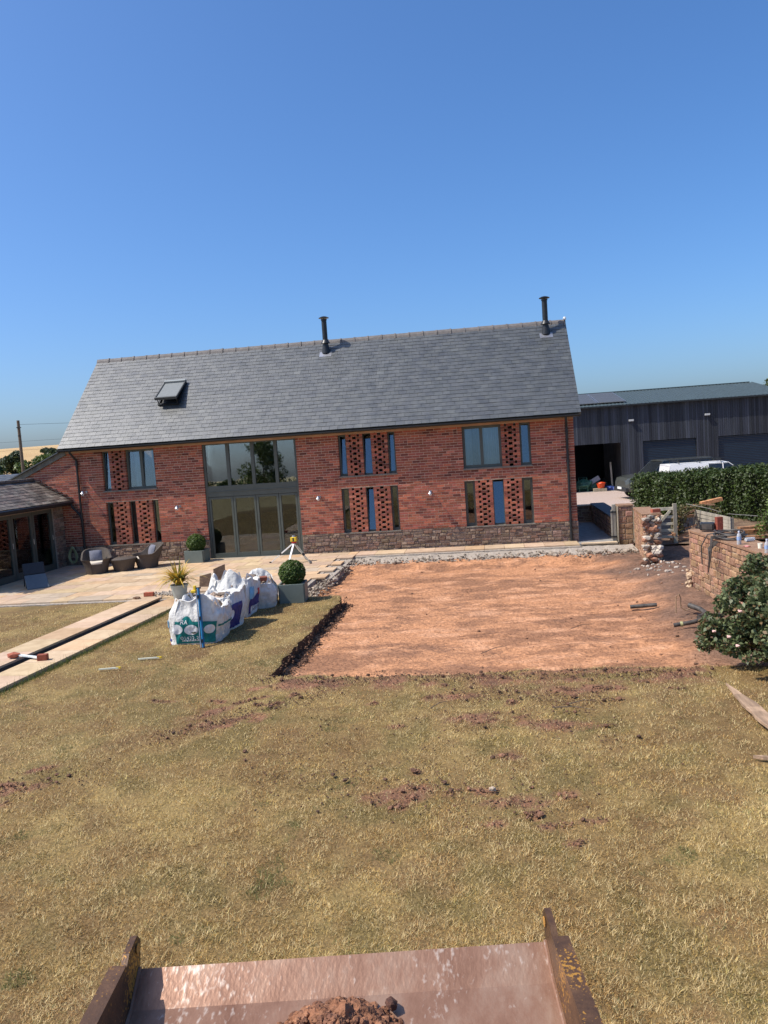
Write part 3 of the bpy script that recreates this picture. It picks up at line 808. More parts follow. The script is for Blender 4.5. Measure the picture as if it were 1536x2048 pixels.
q = MB(); q.box(AX-.12, AX-.045, AF+.4, -.56, 1.88, 1.905); q.box(AX-.12, AX-.045, -.60, -.56, .03, 1.88); q.build('door_frame', m_frame, annex)
q = MB(); q.box(-15.2, AX-.4, AF+.32, 0, -.01, .01); q.box(-15.2, -15.1, AF+.32, 0, 0, 2); q.build('interior', m_dark, annex)
# roof rising to the left
AEv = Vector((-13.03, 0, 2.08)); ARd = Vector((-14.30, 0, 2.80)); asv = (ARd-AEv); ASL = asv.length; asv.normalize(); anv = Vector((-asv.z, 0, asv.x)); anv = anv if anv.z > 0 else -anv
def ap(y, s, h=0): return AEv + asv*s + anv*h + Vector((0, y, 0))
q = MB(); RA = Matrix((Vector((0, 1, 0)), asv, Vector((0, 1, 0)).cross(asv))).transposed()
if (RA @ Vector((0, 0, 1))).z < 0: RA = Matrix((Vector((0, -1, 0)), asv, Vector((0, -1, 0)).cross(asv))).transposed()
q.obox(ap(-2.6, ASL/2, -.05), (2.58, ASL/2, .035), RA)
q.obox((-14.9, -2.6, 2.46), (2.58, .65, .03), Matrix.Rotation(0, 3, 'X') @ Matrix((Vector((0, -1, 0)), Vector((.87, 0, .49)), Vector((-.49, 0, .87)))).transposed())
ar = q.build('roof', m_slate_old, annex)
apl = []; gau = .150; r = 0; s0 = 0.0
while s0 < ASL-.02:
    L_ = min(gau+.05, ASL-s0); y = -.01 + (r % 2)*.13
    while y > AF-.2:
        wd = random.uniform(.22, .30); a, b = y-wd, min(y, -.01)
        if b-a > .05:
            v = random.uniform(.6, 1.5); wv = random.uniform(.9, 1.05)
            apl.append((tuple(ap((a+b)/2, s0+L_/2, .004+random.uniform(0, .006))), (round((b-a)/2-.004, 3), round(L_/2, 3), .008), (v, v*wv, v*wv*.97), RA @ Matrix.Rotation(-.05+random.uniform(-.02, .02), 3, 'X')))
        y -= wd
    s0 += gau; r += 1
pieces('slate', apl, m_slate_old, ar, 300)
for k in range(12):
    q = MB(); y = -.02 - k*.42; q.obox((-14.30, y-.205, 2.83), (.10, .203, .02), None, (.9, .85, .8)); q.obox((-14.24, y-.205, 2.815), (.06, .203, .02), Matrix.Rotation(.5, 3, 'Y'), (.9, .85, .8)); q.build('ridge_tile', m_ridge, ar)
for k in range(7):     # stepped flashing slates where the roof meets the brick gable
    c = ap(-.03, .10+k*.19, .06+.01*(k % 2)); q = MB(); q.obox(c, (.10, .03, .012), Matrix.Rotation(.12, 3, 'Y'), (.55, .55, .55)); q.build('flashing_slate', m_slate_old, ar)
q = MB(); q.tube([(-12.98, AF-.1, 2.03), (-12.98, -.04, 2.03)], .045, 8); q.box(-13.04, -13.0, AF-.1, -.04, 1.95, 2.06); q.build('gutter', m_black, annex)
q = MB(); q.tube([(-12.98, -.10, 2.0), (-12.98, -.10, 1.9), (-12.75, -.07, 1.62), (-12.72, -.06, 1.5)], .035, 8); q.build('downpipe', m_black, annex, smooth=True)

# hose hung on the wall
q = MB()
for k in range(6):
    w_, h_ = .075+.012*k, .21+.012*(k*7 % 5); cx, cz = -13.08+.006*k, .36
    q.tube([(cx+w_*math.cos(t)*(1.1-.35*math.sin(t)), -.13-.012*k, cz+.02*(k % 3)+h_*math.sin(t)) for t in np.linspace(0, 2*math.pi, 26)], .011, 6, cap=False)
q.tube([(-13.12, -.05, .60), (-13.05, -.2, .60)], .018, 6)
tag(q.build('garden_hose', m_hose, smooth=True), 'coiled yellow-green garden hose hung in the shaded corner beside the downpipe', 'hose')

# far-left low slate roof behind the annexe
ob = empty('outbuilding', (-19, 4, 0), 'low outbuilding with dark slate roof behind the annexe at the left edge', 'outbuilding')
q = MB(); q.box(-22, -16.6, 3.2, 7.5, -.3, 2.2); q.build('wall', m_mortar, ob)
q = MB(); q.poly([(-22.3, 2.9, 2.25), (-16.3, 2.9, 2.25), (-16.3, 5.3, 3.0), (-22.3, 5.3, 3.0), (-22.3, 7.8, 2.25), (-16.3, 7.8, 2.25)], [(0, 1, 2, 3), (3, 2, 5, 4)], (.8, .8, .9))
orf = q.build('roof', m_slate, ob)
osl = []
so = Vector((0, 2.4, .75)); OL = so.length; so.normalize(); Ro2 = Matrix((Vector((1, 0, 0)), so, Vector((1, 0, 0)).cross(so))).transposed()
for r in range(12):
    for k in range(20):
        v = random.uniform(.8, 1.2); osl.append((tuple(Vector((-22.2+k*.3+.15*(r % 2), 2.9, 2.27)) + so*(r*.2+.11)), (.146, .115, .006), (v, v, v), Ro2 @ Matrix.Rotation(-.04, 3, 'X')))
pieces('slate', osl, m_slate, orf, 300)

# ================================================================ PATIO, PATH
PT = 0.055
q = MB(); q.box(-13.36, -4.35, -6.35, -.02, -.25, PT-.035); q.box(-4.35, -4.0, -4.4, -.02, -.25, PT-.05); q.box(-4.0, 2.36, -1.0, -.02, -.25, PT-.035)
patio = q.build('patio', m_bed, kind='structure')
slabs = []
def slab_tint():
    v = random.uniform(.86, 1.12); t = random.random()
    if t < .15: return (v*.88, v*.95, v*1.05)
    if t < .3: return (v*1.06, v*.98, v*.88)
    return (v, v*random.uniform(.96, 1.03), v*random.uniform(.9, 1.06))
rows = []; y = -.13
while y > -6.2:
    h = random.choice((.44, .58, .58, .30)); h = min(h, y+6.42); rows.append((y-h, y)); y -= h
for i, (ya, yb) in enumerate(rows):
    xr = -4.12 + (.0 if i % 2 else -.34)         # toothed edge where slabs were lifted
    if ya < -5.6: xr = -4.45
    if yb > -.8: xr = -4.0
    x = -13.30 + random.uniform(-.3, 0)
    if ya < -6.0: xr = -7.0
    while x < xr-.02:
        wd = random.choice((.44, .58, .72, .86)); a, b = max(x, -13.3), min(x+wd, xr)
        if xr - b < .2: b = xr
        if b-a > .1:
            if not (a > -5.9 and b < -4.9 and False): slabs.append((((a+b)/2, (ya+yb)/2, PT-.018+random.uniform(-.002, .002)), (round((b-a)/2-.005, 3), round((yb-ya)/2-.005, 3), .018), slab_tint(), random.uniform(-.002, .002)))
        x = b if b == xr else x+wd
x = -3.99
while x < 2.3:
    wd = random.choice((.56, .72, .86, .86)); b = min(x+wd, 2.34)
    slabs.append((((x+b)/2, -.48, PT-.018), (round((b-x)/2-.005, 3), .38, .018), slab_tint(), 0)); x = b
slabs.append(((2.9, -.62, PT-.02), (.48, .10, .018), (1.15, 1.2, 1.2), .0))
pieces('paving_slab', slabs, m_slab, patio, 300)
# path: two rows of slabs with an open channel between
def pw(u, v, z): p = PATH_O + PATH_P*u + PATH_D*v; return (p.x, p.y, z)
PA = -math.atan2(PATH_D.x, PATH_D.y); RP = Matrix.Rotation(PA, 3, 'Z')
q = MB()
v0, v1 = -9.5, 3.0
for ua, ub, z in ((-.72, -.13, PT-.03), (.15, .73, PT-.03)):
    P = [pw(ua, v0, z), pw(ub, v0, z), pw(ub, v1, z), pw(ua, v1, z)]; q.face(P)
    for e0, e1 in ((0, 1), (1, 2), (2, 3), (3, 0)): q.face([P[e1], P[e0], (*P[e0][:2], -.3), (*P[e1][:2], -.3)])
path = q.build('garden_path', m_bed, kind='structure')
ps = []
for ua, ub in ((-.73, -.125), (.145, .74)):
    v = v0 + random.uniform(0, .4)
    while v < v1-.1:
        L_ = random.choice((.56, .72, .86, .86)); b = min(v+L_, v1)
        ps.append((pw((ua+ub)/2, (v+b)/2, PT-.012), ((ub-ua)/2, round((b-v)/2-.004, 3), .018), slab_tint(), RP)); v = b
pieces('paving_slab', ps, m_slab, path, 300)
m_channel = M('drain_channel', (.055, .052, .05), .8, .3, 8, .4, 40, tint=False)
q = MB(); P = [pw(-.14, v0, -.10), pw(.16, v0, -.10), pw(.16, v1, -.10), pw(-.14, v1, -.10)]; q.face(P)
q.obox(pw(-.13, (v0+v1)/2, -.05), (.012, (v1-v0)/2, .07), RP); q.obox(pw(.15, (v0+v1)/2, -.05), (.012, (v1-v0)/2, .07), RP)
q.build('drain_channel', m_channel, kind='structure')
# rubble and bedding along the broken patio edge
rb = MB(); rs = random.Random(3)
for k in range(1500):
    if k < 900: x = rs.uniform(-4.2, 3.7); y = -1.25 - rs.random()**.7*.95 - (.12 if x > 2 else 0)
    else:
        t = rs.random(); x = -4.12 + rs.gauss(0, .13); y = lerp(-1.2, -6.5, t)
    sz = rs.uniform(.010, .042)*(1.4 if rs.random() < .1 else 1); v = rs.uniform(.35, 1.15)
    rb.lump((x, y, -.10+rs.uniform(0, .1)), sz, (v, v*.93, v*.85), 0, k, .8)
rb.build('loose_rubble', m_bed, kind='stuff')
q = MB(); nb = 60
for i in range(nb):
    xa, xb = lerp(-4.15, 3.75, i/nb), lerp(-4.15, 3.75, (i+1)/nb)
    def ye(x): return -1.98+.10*fbm(x*1.7, 1, 4, 4)
    za, zb = -.01+.03*fbm(xa*3, 2, 1), -.01+.03*fbm(xb*3, 2, 1)
    q.face([(xa, ye(xa), za-.05), (xb, ye(xb), zb-.05), (xb, -.84, zb), (xa, -.84, za)]); q.face([(xa, ye(xa)-.05, -.25), (xb, ye(xb)-.05, -.25), (xb, ye(xb), zb-.05), (xa, ye(xa), za-.05)])
q.build('bedding_strip', m_bed, kind='structure')
for k in range(26):
    x = rs.uniform(-4.1, 3.6); q = MB(); v = rs.uniform(.6, 1.2); p = (x, -1.95+rs.uniform(-.12, .18), -.03)
    if k > 19: p = (-4.05+rs.gauss(0, .1), rs.uniform(-6.4, -2.2), -.04)
    q.lump(p, (rs.uniform(.06, .12), rs.uniform(.05, .09), rs.uniform(.035, .06)), (v, v*.96, v*.9), 0, k+50)
    tag(q.build('concrete_lump', m_bed, origin=p), 'broken pale concrete lump lying along the edge of the dug ground', 'rubble', 'concrete lumps along the dug edge')

# ================================================================ GARDEN WALLS on the right
def sand_tint():
    v = random.uniform(.68, 1.2); return (v, v*random.uniform(.9, 1.08), v*random.uniform(.88, 1.08))
def block_wall(root, p0, p1, th, h0, h1, z0=-.15, hs=(.09, .19), ws=(.14, .38), cap=True, ends=True, mat=m_sandstone, mort=m_lime, name='stone'):
    """wall with a core and stones on its left face (seen from p0 to p1 the outward side is on the left) and on its p0 end"""
    p0, p1 = Vector((*p0, 0)), Vector((*p1, 0)); d = p1-p0; L = d.length; d.normalize(); nrm = Vector((-d.y, d.x, 0))
    q = MB(); a = p0 - nrm*.02; b = p1 - nrm*.02; a2 = p0 - nrm*th; b2 = p1 - nrm*th
    def P(p, z): return (p.x, p.y, z)
    q.poly([P(a, z0), P(b, z0), P(b2, z0), P(a2, z0), P(a, h0), P(b, h1), P(b2, h1), P(a2, h0)], [(0,3,2,1),(4,5,6,7),(0,1,5,4),(1,2,6,5),(2,3,7,6),(3,0,4,7)])
    core = q.build('wall_core', mort, root)
    out = []; ang = math.atan2(nrm.y, nrm.x) + math.pi/2        # local -y faces nrm
    for l, r, za, zb in stone_rects(0, L, z0, min(h0, h1)-.01 if cap else min(h0, h1), hs, ws):
        t = (l+r)/2/L; sc = lerp(h0, h1, t)/min(h0, h1)
        c = p0 + d*((l+r)/2) - nrm*(.03+random.uniform(-.008, .008)); zc = (za+zb)/2*sc
        out.append(((c.x, c.y, zc), ((r-l)/2-.006, .035, (zb-za)/2*sc-.006), sand_tint(), ang))
    if ends:
        for l, r, za, zb in stone_rects(0, th, z0, h0-.01, hs, ws):
            c = p0 - nrm*((l+r)/2) + d*.012; out.append(((c.x, c.y, (za+zb)/2), ((r-l)/2-.006, .035, (zb-za)/2-.006), sand_tint(), math.atan2(-d.y, -d.x)+math.pi/2))
    pieces(name, out, mat, core, 300, 'pillow')
    if cap:
        q = MB(); e = .02
        A, B, A2, B2 = p0+nrm*e-d*e, p1+nrm*e, p0-nrm*(th+e)-d*e, p1-nrm*(th+e)
        q.poly([P(A, h0), P(B, h1), P(B2, h1), P(A2, h0), P(A, h0+.035), P(B, h1+.035), P(B2, h1+.035), P(A2, h0+.035)], [(0,3,2,1),(4,5,6,7),(0,1,5,4),(1,2,6,5),(2,3,7,6),(3,0,4,7)], (.85, .85, .82))
        q.build('coping', m_sandstone, root)
    return core
w2 = empty('garden_wall', (3.9, -9, 0), 'sandstone garden wall with cables and bottles on its coping, beside the rose bush', 'wall', 'garden walls')
block_wall(w2, (3.76, -7.15), (4.08, -12.3), -.46, 1.09, 1.14) if False else block_wall(w2, (4.08, -12.3), (3.76, -7.15), .46, 1.14, 1.09, ends=False, hs=(.065, .14), ws=(.11, .30))
# ragged end of that wall
eo = []
for l, r, za, zb in stone_rects(0, .46, -.15, 1.08, (.09, .18), (.14, .34)):
    eo.append(((3.77+(l+r)/2, -7.15+.01+random.uniform(-.02, .06), (za+zb)/2), ((r-l)/2-.006, .05, (zb-za)/2-.006), sand_tint(), math.pi))
q = MB()
for k in range(30): q.lump((3.74+random.uniform(-.06, .08), -7.16+random.uniform(-.1, .05), random.uniform(-.1, .35)), random.uniform(.025, .07), (1, .95, .9), 0, k)
ec = q.build('broken_end', m_lime, w2); pieces('stone', eo, m_sandstone, ec, 300, 'pillow')

w1 = empty('broken_wall', (3.7, -2.3, 0), 'broken-off sandstone garden wall with rubble core showing, beside the timber gate', 'wall', 'garden walls')
block_wall(w1, (3.49, -3.95), (3.87, -.55), .40, 1.10, .94, ends=False, hs=(.07, .13), ws=(.14, .26))
ang = math.atan2(3.4, .38)
rs = random.Random(11)
rcx = MB()
for k in range(70):
    z = rs.uniform(-.1, 1.05); x = 3.66+rs.uniform(-.17, .19); y = -4.0 - (1-z)*.10*rs.uniform(.2, 1) + rs.uniform(-.02, .04); v = rs.uniform(.5, 1.1)
    rcx.lump((x, y, z), rs.uniform(.03, .06), (v, v*.9, v*.85), 0, k)
core = rcx.build('rubble_core', m_lime, w1)
for k in range(64):
    z = (k/64)**1.0*1.10 + rs.uniform(-.03, .03); x = 3.66 + rs.uniform(-.18, .18)*(1+max(0, .4-z)*.8); y = -4.02 - max(0, .45-z)*.25 + rs.uniform(-.05, .03)
    v = rs.uniform(.6, 1.7); pale = rs.random() < .55
    t = (v*.95, v*.95, v*.93) if pale else (v*.8, v*.68, v*.66)
    q = MB(); q.lump((x, y, z), (lambda f_: (.105*f_*rs.uniform(.7, 1.1), .085*f_, .075*f_*rs.uniform(.7, 1.1)))(rs.choice((.45, .6, .8, 1.0, 1.15))), t, 0, k+7, rough=.5); q.build('stone', m_sandstone if not pale else m_bed, core, origin=(x, y, z))
q = MB(); q.obox((3.80, -3.85, 1.19), (.10, .055, .04), Matrix.Rotation(.3, 3, 'Z'), (1.1, 1, .95)); tag(q.build('loose_brick', m_brick), 'single red brick lying on top of the broken wall end', 'brick', 'loose bricks')
for k in range(40):
    q = MB(); a = rs.random(); x = 3.65 + rs.gauss(0, .35); y = -4.15 - abs(rs.gauss(0, .75)); v = rs.uniform(.8, 1.7); z = soil_z(x, y)+.01
    q.lump((x, y, z), (rs.uniform(.015, .06), rs.uniform(.015, .05), rs.uniform(.01, .04)), (v, v*.96, v*.93), 0, k+90, rough=.5)
    tag(q.build('fallen_stone', m_bed, origin=(x, y, z)), 'small fallen stone on the soil below the broken wall end', 'stone', 'stones fallen from the broken wall')
pier = empty('stone_pier', (3.68, -.3, 0), 'dark red sandstone gate pier at the passage mouth, right of the timber post', 'pier')
block_wall(pier, (3.48, -.36), (3.48, 1.2), .39, 1.0, 1.0, ends=True, hs=(.13, .24), ws=(.16, .30)) if False else block_wall(pier, (3.88, -.36), (3.48, -.36), .5, 1.0, 1.0, ends=False, hs=(.14, .26), ws=(.16, .26))
q = MB(); q.box(3.45, 3.475, -.40, .10, 0, 1.0, (1.3, 1.2, 1.05)); q.box(3.885, 3.91, -.40, .1, 0, 1.0, (1.3, 1.2, 1.05)); q.build('edge_board', m_timber, pier)
pw_ = empty('passage_wall', (3.6, 2.5, 0), 'shaded low stone wall running along the right side of the passage', 'wall')
q = MB(); q.box(3.42, 3.80, .2, 5.0, -.1, .62, (.6, .55, .5)); pw1 = q.build('wall_core', m_plmortar, pw_)
pst = []
for l, r, z0, z1 in stone_rects(.2, 5.0, 0, .6, (.1, .18), (.2, .4)): pst.append(((3.42, (l+r)/2, (z0+z1)/2), ((r-l)/2-.006, .03, (z1-z0)/2-.006), sand_tint(), -math.pi/2))
pieces('stone', pst, m_sandstone, pw1, 300, 'pillow')
q = MB(); q.box(3.38, 3.84, .2, 5.05, .622, .66, (.5, .5, .52)); q.build('coping', m_concrete, pw_)
lw = empty('low_wall', (3.1, 5.1, 0), 'small red sandstone retaining wall at the far end of the passage', 'wall')
block_wall(lw, (3.60, 5.0), (2.3, 5.0), .3, .57, .57, ends=False, hs=(.07, .13), ws=(.14, .3), cap=False)
q = MB(); q.box(2.3, 3.66, 4.93, 5.32, .575, .605, (1.2, 1.05, .95)); q.box(3.605, 3.66, 4.94, 5.0, 0, .575, (1.2, 1.05, .95)); q.box(2.3, 3.66, 4.9, 4.99, .0, .03, (1.2, 1.05, .95)); q.build('coping', m_slab, lw)
q = MB(); q.box(2.38, 3.42, -.5, 5.0, -.2, .012); q.build('passage_floor', m_concrete, kind='structure')
# timber posts and gate
gp = empty('gate_post', (3.37, -.25, 0), 'weathered timber gate post with iron latch at the passage mouth', 'post')
q = MB(); q.box(3.33, 3.43, -.30, -.20, 0, 1.06); q.build('post', m_timber, gp, bevel=.008); q = MB(); q.box(3.30, 3.33, -.31, -.19, .08, .9, (.9, .9, .9)); q.build('leaf_edge', m_timber, gp)
q = MB()
for z in (.15, .85): q.box(3.27, 3.44, -.318, -.303, z-.02, z+.02)
q.build('iron_strap', m_black, gp)
gt = empty('five_bar_gate', (4.5, -1, 0), 'open pale timber five-bar gate behind the broken wall', 'gate')
GY = -1.0
for z, h in ((.93, .085), (.71, .07), (.52, .07), (.34, .07), (.17, .07)):
    q = MB(); q.box(3.95, 4.82, GY-.02, GY+.02, z-h/2, z+h/2, (2.1, 2.0, 1.75)); q.build('bar', m_timber, gt, bevel=.004)
q = MB(); q.bar((4.32, GY-.03, .40), (4.74, GY-.03, .88), .03, .07, (2.1, 2.0, 1.75)); q.build('brace', m_timber, gt)
q = MB(); q.box(4.815, 4.915, GY-.05, GY+.05, -.05, 1.06, (1.1, 1.05, .95)); q.build('post', m_timber, gt, bevel=.006)
q = MB(); q.box(3.92, 4.0, GY-.04, GY+.04, -.02, .98, (1.1, 1.05, .95)); q.build('hanging_stile', m_timber, gt)

# pallet, woodpile
pal = empty('leaning_pallet', (5.9, -.6, 0), 'grey slatted timber pallet standing upright in front of the hedge', 'pallet')
A, B = Vector((5.66, .10, 0)), Vector((6.20, -1.35, 0)); dd = (B-A).normalized()
for k in range(6):
    z0 = .10 + k*.112; q = MB(); sl = -.16*(k/5)
    q.bar(A+Vector((0, 0, z0+.05)), B+Vector((0, 0, z0+.05-.10*k/5)), .02, .088, (1.3, 1.25, 1.2), up=(0, 0, 1)); q.build('slat', m_timber, pal)
for t in (.03, .5, .97):
    p = A + dd*(1.55*t) + Vector((.06, .0, 0)); q = MB(); q.box(p.x-.04, p.x+.04, p.y-.03, p.y+.03, -.05, lerp(.74, .62, t), (.8, .75, .7)); q.build('bearer', m_timber, pal)
rs = random.Random(5)
wl = [(4.98, -.6, .35, 1.0, 1.2, .25), (5.15, -.3, .12, .8, .3, .1), (5.5, .3, .55, .9, .2, .05), (5.3, -.1, .25, .7, -.5, .3), (5.05, -.55, .1, .6, .6, .15), (5.35, .1, .62, .7, .1, .35), (5.1, -.2, .5, .5, 1.4, -.6),
      (5.75, .5, .80, .8, .1, .08), (6.0, .45, .84, .6, .15, -.05), (5.2, -.75, .06, .8, -.2, .0)]
for k, (x, y, z, L_, az, el) in enumerate(wl):
    d = Vector((math.cos(az)*math.cos(el), math.sin(az)*math.cos(el), math.sin(el))); p = Vector((x, y, z)); q = MB(); v = rs.uniform(.7, 1.5)
    q.bar(p-d*L_/2, p+d*L_/2, rs.uniform(.06, .11), rs.uniform(.04, .08), (v*1.15, v*.9, v*.75))
    tag(q.build('scrap_timber', m_plank), ['upright weathered timber leaning right beside the gate post', 'short timber at the bottom of the heap beside the gate', 'timber lying across the ivy left of the pallet', 'slanting timber in the middle of the ivy heap', 'low timber at the front of the heap beside the gate post', 'raised timber end poking out of the ivy heap', 'steep thin timber in the ivy heap', 'timber lying behind the top left corner of the pallet', 'timber lying behind the top of the pallet', 'timber lying on the soil in front of the heap'][k], 'timber', 'scrap timbers heaped by the gate')
q = MB(); q.bar((5.95, .62, .86), (6.55, .7, .96), .18, .10, (1.5, 1.05, .7)); tag(q.build('wooden_sleeper', m_plank), 'orange-brown timber baulk resting above the pallet', 'timber')
q = MB(); q.tube([(5.35, -.25, .96), (6.0, -.12, .78), (6.3, -.08, .66)], .012, 6, (1.8, 1.7, 1.5)); tag(q.build('garden_cane', m_timber), 'long pale cane slanting across the top of the pallet', 'cane')
q = MB(); q.tube([(6.62, .4, .55), (7.5, .6, .42)], .011, 6, (1.4, 1.4, 1.4)); tag(q.build('garden_cane', m_timber), 'grey cane sticking out to the right of the pallet toward the hedge', 'cane')
for k, (x, y, z, L_, a) in enumerate(((6.9, -.5, .08, 1.6, .06), (7.0, -.75, .18, 1.4, .0), (6.8, -1.1, .05, 1.7, -.05), (7.1, -.9, .30, 1.2, .1))):
    q = MB(); q.bar((x-L_/2, y-a, z), (x+L_/2, y+a, z+.02), .16, .07, (1.05, .8, .62)); tag(q.build('old_plank', m_plank), ['back plank of the stack behind the garden wall', 'middle plank of the stack behind the garden wall', 'front plank lying lowest behind the garden wall', 'topmost plank of the stack behind the garden wall'][k], 'plank', 'planks stacked behind the garden wall')

# things on the wall coping
CZ = 1.145
q = MB(); ce = Vector((3.98, -7.62, CZ+.085)); R = Matrix.Rotation(-.35, 3, 'Z')
q.obox(ce, (.135, .08, .075), R); spk = q.build('radio_box', m_black, bevel=.035); tag(spk, 'black rounded portable speaker standing on the garden wall coping', 'speaker')
q = MB(); q.obox(ce + R @ Vector((.0, -.083, 0)), (.09, .004, .05), R); q.build('grille', m_pipe, spk)
q = MB(); q.obox((4.17, -7.70, CZ+.13), (.055, .05, .13), Matrix.Rotation(.2, 3, 'Z'), (.75, .6, .6)); tag(q.build('upright_brick', m_brick), 'dark red brick stood on end on the wall beside the black speaker', 'brick', 'loose bricks')
q = MB(); rs = random.Random(9)
for k in range(9):
    rx, ry = rs.uniform(.20, .28), rs.uniform(.26, .42); cz = CZ+.012+.011*k; ox, oy = rs.uniform(-.02, .02), rs.uniform(-.03, .03)
    q.tube([(4.06+ox+rx*math.cos(t), -8.75+oy+ry*math.sin(t), cz+.02*math.sin(2*t+k)+.01) for t in np.linspace(0, 2*math.pi, 30)], .0095, 6, cap=False)
for k in range(5):
    x = 3.78-.012*k; y = -8.65-.07*k
    q.tube([(3.95, y, CZ+.05), (x-.02, y-.02, CZ+.03), (x-.05, y-.06, .95), (x-.05, y-.02+.05*k, .72-.04*k), (x-.04, y+.10, .95), (3.93, y+.12, CZ+.04)], .008, 6)
q.tube([(3.95, -8.35, CZ+.06), (3.80, -8.30, CZ+.02), (3.70, -8.25, .95), (3.70, -8.28, .62)], .011, 6)
tag(q.build('cable_coil', m_pipe, smooth=True), 'coil of black cable lying on the wall with loops hanging down its face', 'cable')
m_bottle = M('clear_bottle', (.72, .74, .75), .15, .05, 8, tint=False, spec=.6); m_bottle.node_tree.nodes['Principled BSDF'].inputs['Transmission Weight'].default_value = .55
def bottle(x, y, lab):
    b = empty('water_bottle', (x, y, CZ), lab, 'bottle', 'water bottles on the wall')
    q = MB(); q.lathe((x, y, CZ), [(.032, 0), (.036, .01), (.034, .07), (.036, .13), (.03, .165), (.014, .19), (.013, .205)], 14); q.build('body', m_bottle, b, smooth=True)
    q = MB(); q.lathe((x, y, CZ), [(.016, .203), (.016, .225), (0, .226)], 12, (.8, .85, 1)); q.build('cap', m_white, b)
    q = MB(); q.lathe((x, y, CZ), [(.0365, .075), (.0368, .13)], 14, (.35, .5, .8)); q.build('paper_label', m_white, b)
bottle(3.97, -9.55, 'clear water bottle standing on the wall beside the cable coil')
bottle(4.05, -10.62, 'water bottle on the wall at the right edge just above the rose bush')
q = MB(); q.tube([(4.15, -9.3, CZ+.04), (4.30, -9.25, CZ+.04)], [.035, .03], 10, (.8, .9, 1)); tag(q.build('water_bottle', m_bottle), 'crumpled plastic bottle lying on the cable coil', 'bottle')
q = MB(); q.lathe((4.12, -10.1, CZ), [(.03, 0), (.038, .09), (.034, .09), (.028, .01)], 14, (1.05, 1.0, .85)); tag(q.build('paper_cup', m_white), 'small pale cup on the wall between the two water bottles', 'cup')
q = MB(); q.lump((3.98, -9.9, CZ+.02), (.07, .05, .02), (1, 1, 1), 0, 3, rough=.8); tag(q.build('crisp_packet', M('red_packet', (.65, .12, .08), .35, .3, 40, col2=(.8, .5, .42))), 'crumpled red packet lying on the wall in front of the cup', 'packet')

# ================================================================ BLACK BARN
BY, BE = 21.35, 4.44
barn = empty('black_barn', (9, BY, YARD_Z), 'long black timber-clad barn with green metal roof and roller doors', 'barn')
BX0, BX1 = 1.5, 15.45
bo = [(4.2, 7.1, -.3, 2.43), (8.29, 11.05, -.3, 2.43), (12.2, 14.95, -.3, 2.43)]
q = MB(); grid_wall(q, bo, BX0, BX1, -.25, BE, BY+.03, BY+.12)
q.box(BX0, BX0+.1, BY+.13, BY+12, -.25, BE); q.box(BX1-.1, BX1, BY+.13, BY+12, -.25, BE); q.box(BX0, BX1, BY+11.9, BY+12, -.25, BE)
bc = q.build('wall_backing', m_black, barn)
bd = []; x = BX0
while x < BX1-.02:
    wd = random.uniform(.10, .135); b = min(x+wd, BX1); xc = (x+b)/2; lo = YARD_Z+.02
    for o in bo:
        if o[0] < xc < o[1]: lo = o[3]
        elif o[0] < b <= o[0]+.1: b = o[0]; xc = (x+b)/2
    v = random.uniform(.6, 1.45)
    if b-x > .02: bd.append(((xc, BY+random.uniform(0, .012), (lo+BE)/2), (round((b-x)/2-.006, 3), .016, (BE-lo)/2), (v, v, v*random.uniform(.95, 1.1)), None))
    x = b
pieces('board', bd, m_barnwood, bc, 300)
for a, b, c, d in bo[1:]:
    q = MB(); nl = 30
    for k in range(nl):
        z0 = lerp(YARD_Z, d, k/nl); z1 = lerp(YARD_Z, d, (k+1)/nl)
        q.face([(a, BY+.10, z0), (b, BY+.10, z0), (b, BY+.085, (z0+z1)/2), (a, BY+.085, (z0+z1)/2)]); q.face([(a, BY+.085, (z0+z1)/2), (b, BY+.085, (z0+z1)/2), (b, BY+.10, z1), (a, BY+.10, z1)])
    q.build('roller_door', m_roller, barn)
q = MB()
BRY, BRZ = BY+6, 5.44
def brp(x, t, h=0): return (x, lerp(BY-.18, BRY, t), lerp(BE+.02, BRZ, t)+h)
xx = BX0-.2; k = 0
while xx < BX1+.25:      # box-rib sheet
    for a, b, h0, h1 in ((0, .13, 0, 0), (.13, .15, 0, .03), (.15, .18, .03, .03), (.18, .20, .03, 0)):
        q.face([brp(xx+a, 0, h0), brp(xx+b, 0, h1), brp(xx+b, 1, h1), brp(xx+a, 1, h0)])
    xx += .2
q.face([(BX0-.2, BRY, BRZ), (BX1+.25, BRY, BRZ), (BX1+.25, BY+12.2, BE), (BX0-.2, BY+12.2, BE)])
q.face([(BX0-.2, BY-.18, BE-.03), (BX0-.2, BRY, BRZ-.05), (BX1+.25, BRY, BRZ-.05), (BX1+.25, BY-.18, BE-.03)])
br = q.build('roof', m_metalroof, barn)
q = MB(); q.box(BX0-.2, BX1+.25, BRY-.15, BRY+.15, BRZ+.01, BRZ+.05); q.build('ridge_cap', m_metalroof, br)
q = MB(); q.box(BX0-.2, BX1+.2, BY-.26, BY-.18, BE-.05, BE+.03); q.build('gutter', m_black, barn)
bs = Vector((0, 6.18, 1.0)).normalized(); RB = Matrix((Vector((1, 0, 0)), bs, Vector((1, 0, 0)).cross(bs))).transposed()
for cx_ in range(4):
    for cy_ in range(4):
        xa = 7.55 - cx_*1.52; t = .12+cy_*.185; c = Vector(brp(xa-.72, t+.085, .10)); q = MB(); q.obox(c, (.735, .56, .018), RB); s_ = q.build('solar_panel', m_steel, br)
        q = MB(); q.obox(c + RB @ Vector((0, 0, .02)), (.705, .53, .003), RB); q.build('cell_sheet', m_solar, s_)
